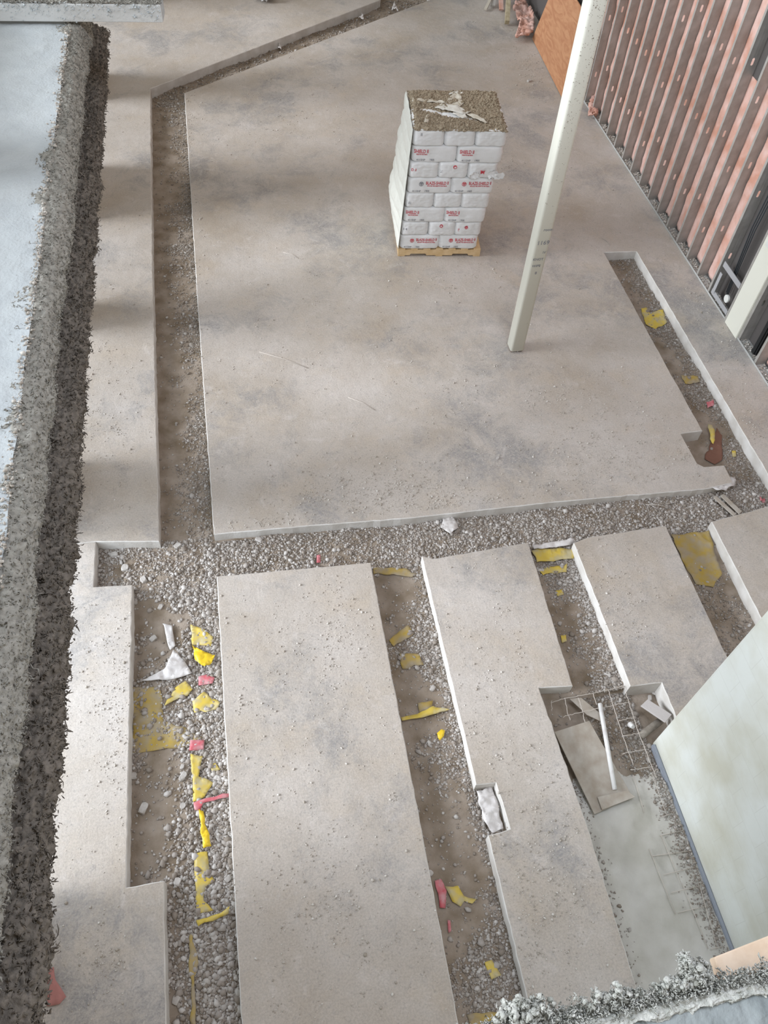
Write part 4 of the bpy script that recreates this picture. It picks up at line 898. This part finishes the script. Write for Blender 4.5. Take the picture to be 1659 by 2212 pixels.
# ------------------------------------------------------------------ stud wall on the right
SX = 6.46; SD = .152; SH = 6.3
def stud_mesh(lip=True, seed=0):
    bm = bmesh.new(); t = .0015; fw = .041
    hw, hh = .016, .046; xc = SD / 2; zs = [seed + .92 * k for k in range(7) if k not in (3, 5) and seed + .92 * k < SH - .2]
    def quad(*p): bm.faces.new([bm.verts.new(q) for q in p])
    def xz(x0, x1, z0, z1, y=0): quad((x0, y, z0), (x1, y, z0), (x1, y, z1), (x0, y, z1))
    xz(0, xc - hw, 0, SH); xz(xc + hw, SD, 0, SH); z = 0
    for c in zs:
        xz(xc - hw, xc + hw, z, c - hh); z = c + hh
        for sx_ in (-1, 1):
            for sz in (-1, 1): bm.faces.new([bm.verts.new(q) for q in ((xc + sx_ * hw, 0, c + sz * hh), (xc + sx_ * hw, 0, c + sz * (hh - .012)), (xc + sx_ * (hw - .012), 0, c + sz * hh))])
    xz(xc - hw, xc + hw, z, SH)
    for x in (0, SD):
        quad((x, 0, 0), (x, fw, 0), (x, fw, SH), (x, 0, SH)); x2 = .012 if x == 0 else SD - .012
        quad((x, fw, 0), (x2, fw, 0), (x2, fw, SH), (x, fw, SH))
    bmesh.ops.remove_doubles(bm, verts=bm.verts, dist=1e-5); bmesh.ops.recalc_face_normals(bm, faces=bm.faces)
    bmesh.ops.solidify(bm, geom=bm.faces[:], thickness=t)
    me = bpy.data.meshes.new('stud'); bm.to_mesh(me); bm.free(); me.materials.append(m_steel); return me
smes = [stud_mesh(seed=.62), stud_mesh(seed=.78), stud_mesh(seed=.50)]; sme = smes[0]
NUM = ['first', 'second', 'third', 'fourth', 'fifth', 'sixth', 'seventh', 'eighth', 'ninth', 'tenth', 'eleventh', 'twelfth', 'thirteenth', 'fourteenth', 'fifteenth', 'sixteenth', 'seventeenth', 'eighteenth']
ys_far = [8.29 + .394 * k for k in range(16)]
for k, y in enumerate(ys_far):
    o = bpy.data.objects.new('wall_stud', smes[(k * k + k // 2) % 3]); COL.objects.link(o); o.location = (SX, y, 0.002)
    prop(o, 'galvanized wall stud, %s beyond the white wall post' % NUM[k], 'stud', 'steel studs of the insulated wall')
for k, y in enumerate([7.28, 6.80, 6.38, 5.98, 5.58, 5.18]):
    o = bpy.data.objects.new('wall_stud', sme); COL.objects.link(o); o.location = (SX, y, 0.002)
    prop(o, 'galvanized wall stud, %s on the near side of the white wall post' % NUM[k], 'stud', 'steel studs near the white wall post')
def batt(y0, y1, seed, label, ztop=SH, bulge=.03, xf=.146):
    def f(u, v):
        p = np.stack([v * 0, u * 1.0, v], -1); q = (u - y0) / (y1 - y0)
        x = SX + xf - bulge * .55 * fbm(p, 2.2, 3, seed) - .022 * fbm(p * [1, 1, .6], 12, 4, seed + 3) - .02 * np.sin(q * math.pi)
        x = np.where(q < .02, SX + SD - .004, x); x = np.where(q > .98, SX + SD - .004, x)
        x = np.where(v > ztop - .03, SX + SD - .004, x)
        return np.stack([np.clip(x, SX - .05, SX + SD - .003) - SX, u - y0, v], -1)
    P, F = grid_np(f, np.linspace(y0, y1, 15), np.linspace(.05, ztop, int(ztop / .035)))
    P[:, 0] = P[:, 0]; o = from_np('insulation_batt', P, F[:, ::-1], m_pink, None, True); o.location = (SX, y0, 0); s = o.modifiers.new('s', 'SOLIDIFY'); s.thickness = .004; s.offset = -1
    prop(o, label, 'insulation', 'pink insulation batts'); return o
for k in range(15):
    zt = SH if k != 2 else 2.45
    batt(ys_far[k] + .044, ys_far[k + 1] - .003, 300 + k * 9, 'pink fiberglass batt in the %s bay beyond the white wall post' % NUM[k], zt, bulge=.07 if k > 10 else .05)
for k, (a, b) in enumerate([(6.43, 6.79), (6.03, 6.37), (5.63, 5.97), (5.23, 5.57)]): batt(a, b, 500 + k * 7, 'pink fiberglass batt in the %s insulated bay nearest the white post on the near side' % NUM[k], 3.4 if k == 0 else SH, xf=.135)
batt(ys_far[-1] + .044, 14.75, 777, 'bulging pink batt hanging loose behind the cream column', bulge=.16, xf=.03)
box('wall_back', (SX + SD + .002, SX + SD + .02, 4.3, 21.4, 0, 6.4), m_sheath); prop(COL.objects[-1], 'dark sheathing behind the studs and insulation', 'wall', kind='structure')
bm = bmesh.new(); add_box(bm, SX - .006, SX + SD + .004, 5.0, 14.6, 0, .0018); add_box(bm, SX - .006, SX - .004, 5.0, 14.6, 0, .03)
prop(from_bm('bottom_track', bm, mat('bright track steel', (.5, .5, .48), rough=.5, metal=.2)), 'narrow steel bottom track holding the wall studs', 'track')
r = np.random.default_rng(8); n = 3800; x = SX + .01 + .13 * r.random(n); y = 5.2 + 9.3 * r.random(n); s = np.clip(np.exp(r.normal(math.log(.009), .4, n)), .004, .02)
V2, F2 = stones(np.stack([x, y, s * .6 + .002], -1), s, (.5, 1), 5); prop(from_np('debris', V2, F2, m_crumb), 'fireproofing crumbs lying in the bottom track of the stud wall', 'debris', kind='stuff')
# white post in the stud wall
def post():
    root = empty('wall_post', (SX, 7.5, 0)); prop(root, 'white square steel post standing inside the stud wall', 'post')
    box('shaft', (-.03, .16, -.18, .17, 0, 6.3), m_cream, root, .006)
    box('clip', (-.055, -.031, -.10, .10, 1.28, 1.36), mat('white clip', (.66, .66, .62)), root, .006)
    # grey green flange strip at its far side
    box('side_channel', (-.02, .15, .18, .215, 0, 6.3), m_steel, root)
post()
def plate(name, px, zs, th, m, label, cat):
    return quad_board(name, px, 0, th, m, label, cat, zs=zs)
m_galv = mat('pale galvanized steel', (.46, .46, .47), rough=.45, metal=.3)
bm = bmesh.new(); bmesh.ops.create_cone(bm, cap_ends=True, radius1=.055, radius2=.055, depth=.03, segments=28); bevel(bm, .004, 2)
o = from_bm('junction_box', bm, mat('white cover', (.72, .72, .68), rough=.4)); o.location = (SX + .015, 7.89, .22); o.rotation_euler = (0, math.radians(90), 0); prop(o, 'round white junction box cover low beside the white wall post', 'junction box')
for (y0, y1, z0, z1, x, lab) in [(7.74, 8.24, .50, .58, .0, 'upper flat steel bracket beside the round cover'), (7.74, 8.24, .06, .13, .0, 'lower flat steel bracket under the round cover'), (8.16, 8.22, .1, .42, -.01, 'short upright steel piece beside the brackets')]:
    box('steel_bracket', (SX + x - .004, SX + x + .004, y0, y1, z0, z1), m_galv); prop(COL.objects[-1], lab, 'bracket')
box('black_pipe', (SX + .06, SX + .12, 6.96, 7.06, .0, 6.2), mat('black pipe', (.02, .02, .02)), None, .02); prop(COL.objects[-1], 'black pipe riser between two studs near the white post', 'pipe')
for i in range(3): tube('cable', [(SX + .05 + .02 * i, 7.95 + .05 * i, .2), (SX + .04, 8.0 + .04 * i, 1.2), (SX + .07, 7.97 + .05 * i, 2.6), (SX + .05, 8.0 + .05 * i, 5.5)], .009, mat('dark cable', (.05, .055, .06)), None); 
for i, o in enumerate(list(COL.objects)[-3:]): prop(o, '%s dark cable running up beside the white wall post' % ['nearest to the post,', 'middle', 'outer'][i], 'cable', 'cables beside the white wall post')

# ------------------------------------------------------------------ leaning things at the far end
def leaning_sheet():
    A_, B_ = Vector((6.08, 14.0, 0)), Vector((6.22, 16.4, 0)); d = (B_ - A_).normalized(); up = Vector((.30, -.02, 1.18)).normalized(); n = d.cross(up).normalized()
    root = empty('plywood_sheet', tuple(A_)); bm = bmesh.new(); L = 2.44; H = 1.22; t = .018
    P8 = [d * a * L + up * b * H + n * c * t for a in (0, 1) for b in (0, 1) for c in (0, 1)]
    v = [bm.verts.new(p) for p in P8]
    for q in ((0, 1, 3, 2), (4, 6, 7, 5), (0, 4, 5, 1), (2, 3, 7, 6), (0, 2, 6, 4), (1, 5, 7, 3)): bm.faces.new([v[i] for i in q])
    bmesh.ops.recalc_face_normals(bm, faces=bm.faces); bpy.data.objects.remove(root); o = from_bm('plywood_sheet', bm, m_ply); o.location = A_ + Vector((0, 0, .012)); prop(o, 'orange brown plywood sheet leaning on the stud wall', 'plywood')
leaning_sheet()
def lumber(u, v, length, w, h, az, el, m, label, z=0.03):
    x, y, _ = W(u, v, 0); bm = bmesh.new(); add_box(bm, 0, length, -w / 2, w / 2, 0, h)
    o = from_bm('lumber_piece', bm, m); o.location = (x, y, z); o.rotation_euler = (0, -math.radians(el), math.radians(az)); prop(o, label, 'lumber'); return o
m_lum = mat('weathered lumber', (.36, .30, .19), col2=(.48, .41, .28), nscale=14, bump=.2)
lumber(1094, 56, 2.0, .09, .09, 76, 24, m_lum, 'thick weathered lumber piece leaning beside the pink insulation')
lumber(1082, 26, 1.2, .09, .03, 80, 22, m_pink, 'reddish slat behind the weathered lumber piece')
lumber(1048, 25, 1.2, .06, .025, 60, 12, mat('pale slat', (.55, .5, .42)), 'thin pale slat at the open side of the lumber pile')
lumber(1064, 18, 1.2, .09, .03, 72, 16, mat('grey slat', (.46, .44, .41)), 'grey slat between the pale and reddish ones')
def pink_scrap(px, z, amp, lab, seed, m=m_pink):
    w = [W(u, v, 0)[:2] for u, v in px]; o = crumple('insulation_scrap', w, z, amp, m, seed, .04, th=.02); prop(o, lab, 'insulation')
pink_scrap([(1110, 94), (1120, 62), (1106, 36), (1112, 12), (1132, 14), (1142, 32), (1152, 54), (1150, 82), (1136, 92)], .10, .12, 'crumpled pink insulation piece beside the plywood sheet', 610)
pink_scrap([(1268, 258), (1270, 230), (1280, 208), (1290, 222), (1288, 260)], .08, .10, 'pink insulation heap at the foot of the stud wall', 620)
pink_scrap([(1100, 20), (1108, -14), (1132, -16), (1134, 10)], .2, .12, 'darker pink insulation behind the crumpled piece', 630)
o = crumple('plastic_bag', [W(u, v)[:2] for u, v in [(550, 4), (562, -10), (596, -8), (592, 8), (574, 9)]], .06, .14, mat('white plastic bag', (.7, .7, .7), rough=.4), 640, .03); prop(o, 'white plastic bag on the floor beyond the slanting trench', 'bag')
for px, lab in [([(846, 20), (852, 8), (860, 26)], 'pale paper scrap standing in the slanting far trench'), ([(775, 42), (782, 30), (786, 44)], 'smaller paper scrap lower in the slanting trench'), ([(600, 105), (605, 90), (608, 108)], 'paper scrap against the slab edge of the slanting trench')]:
    o = crumple('paper_scrap', [W(u, v, -.1)[:2] for u, v in px], -.09, .1, m_plastic, int(px[0][0]), .03); prop(o, lab, 'paper')
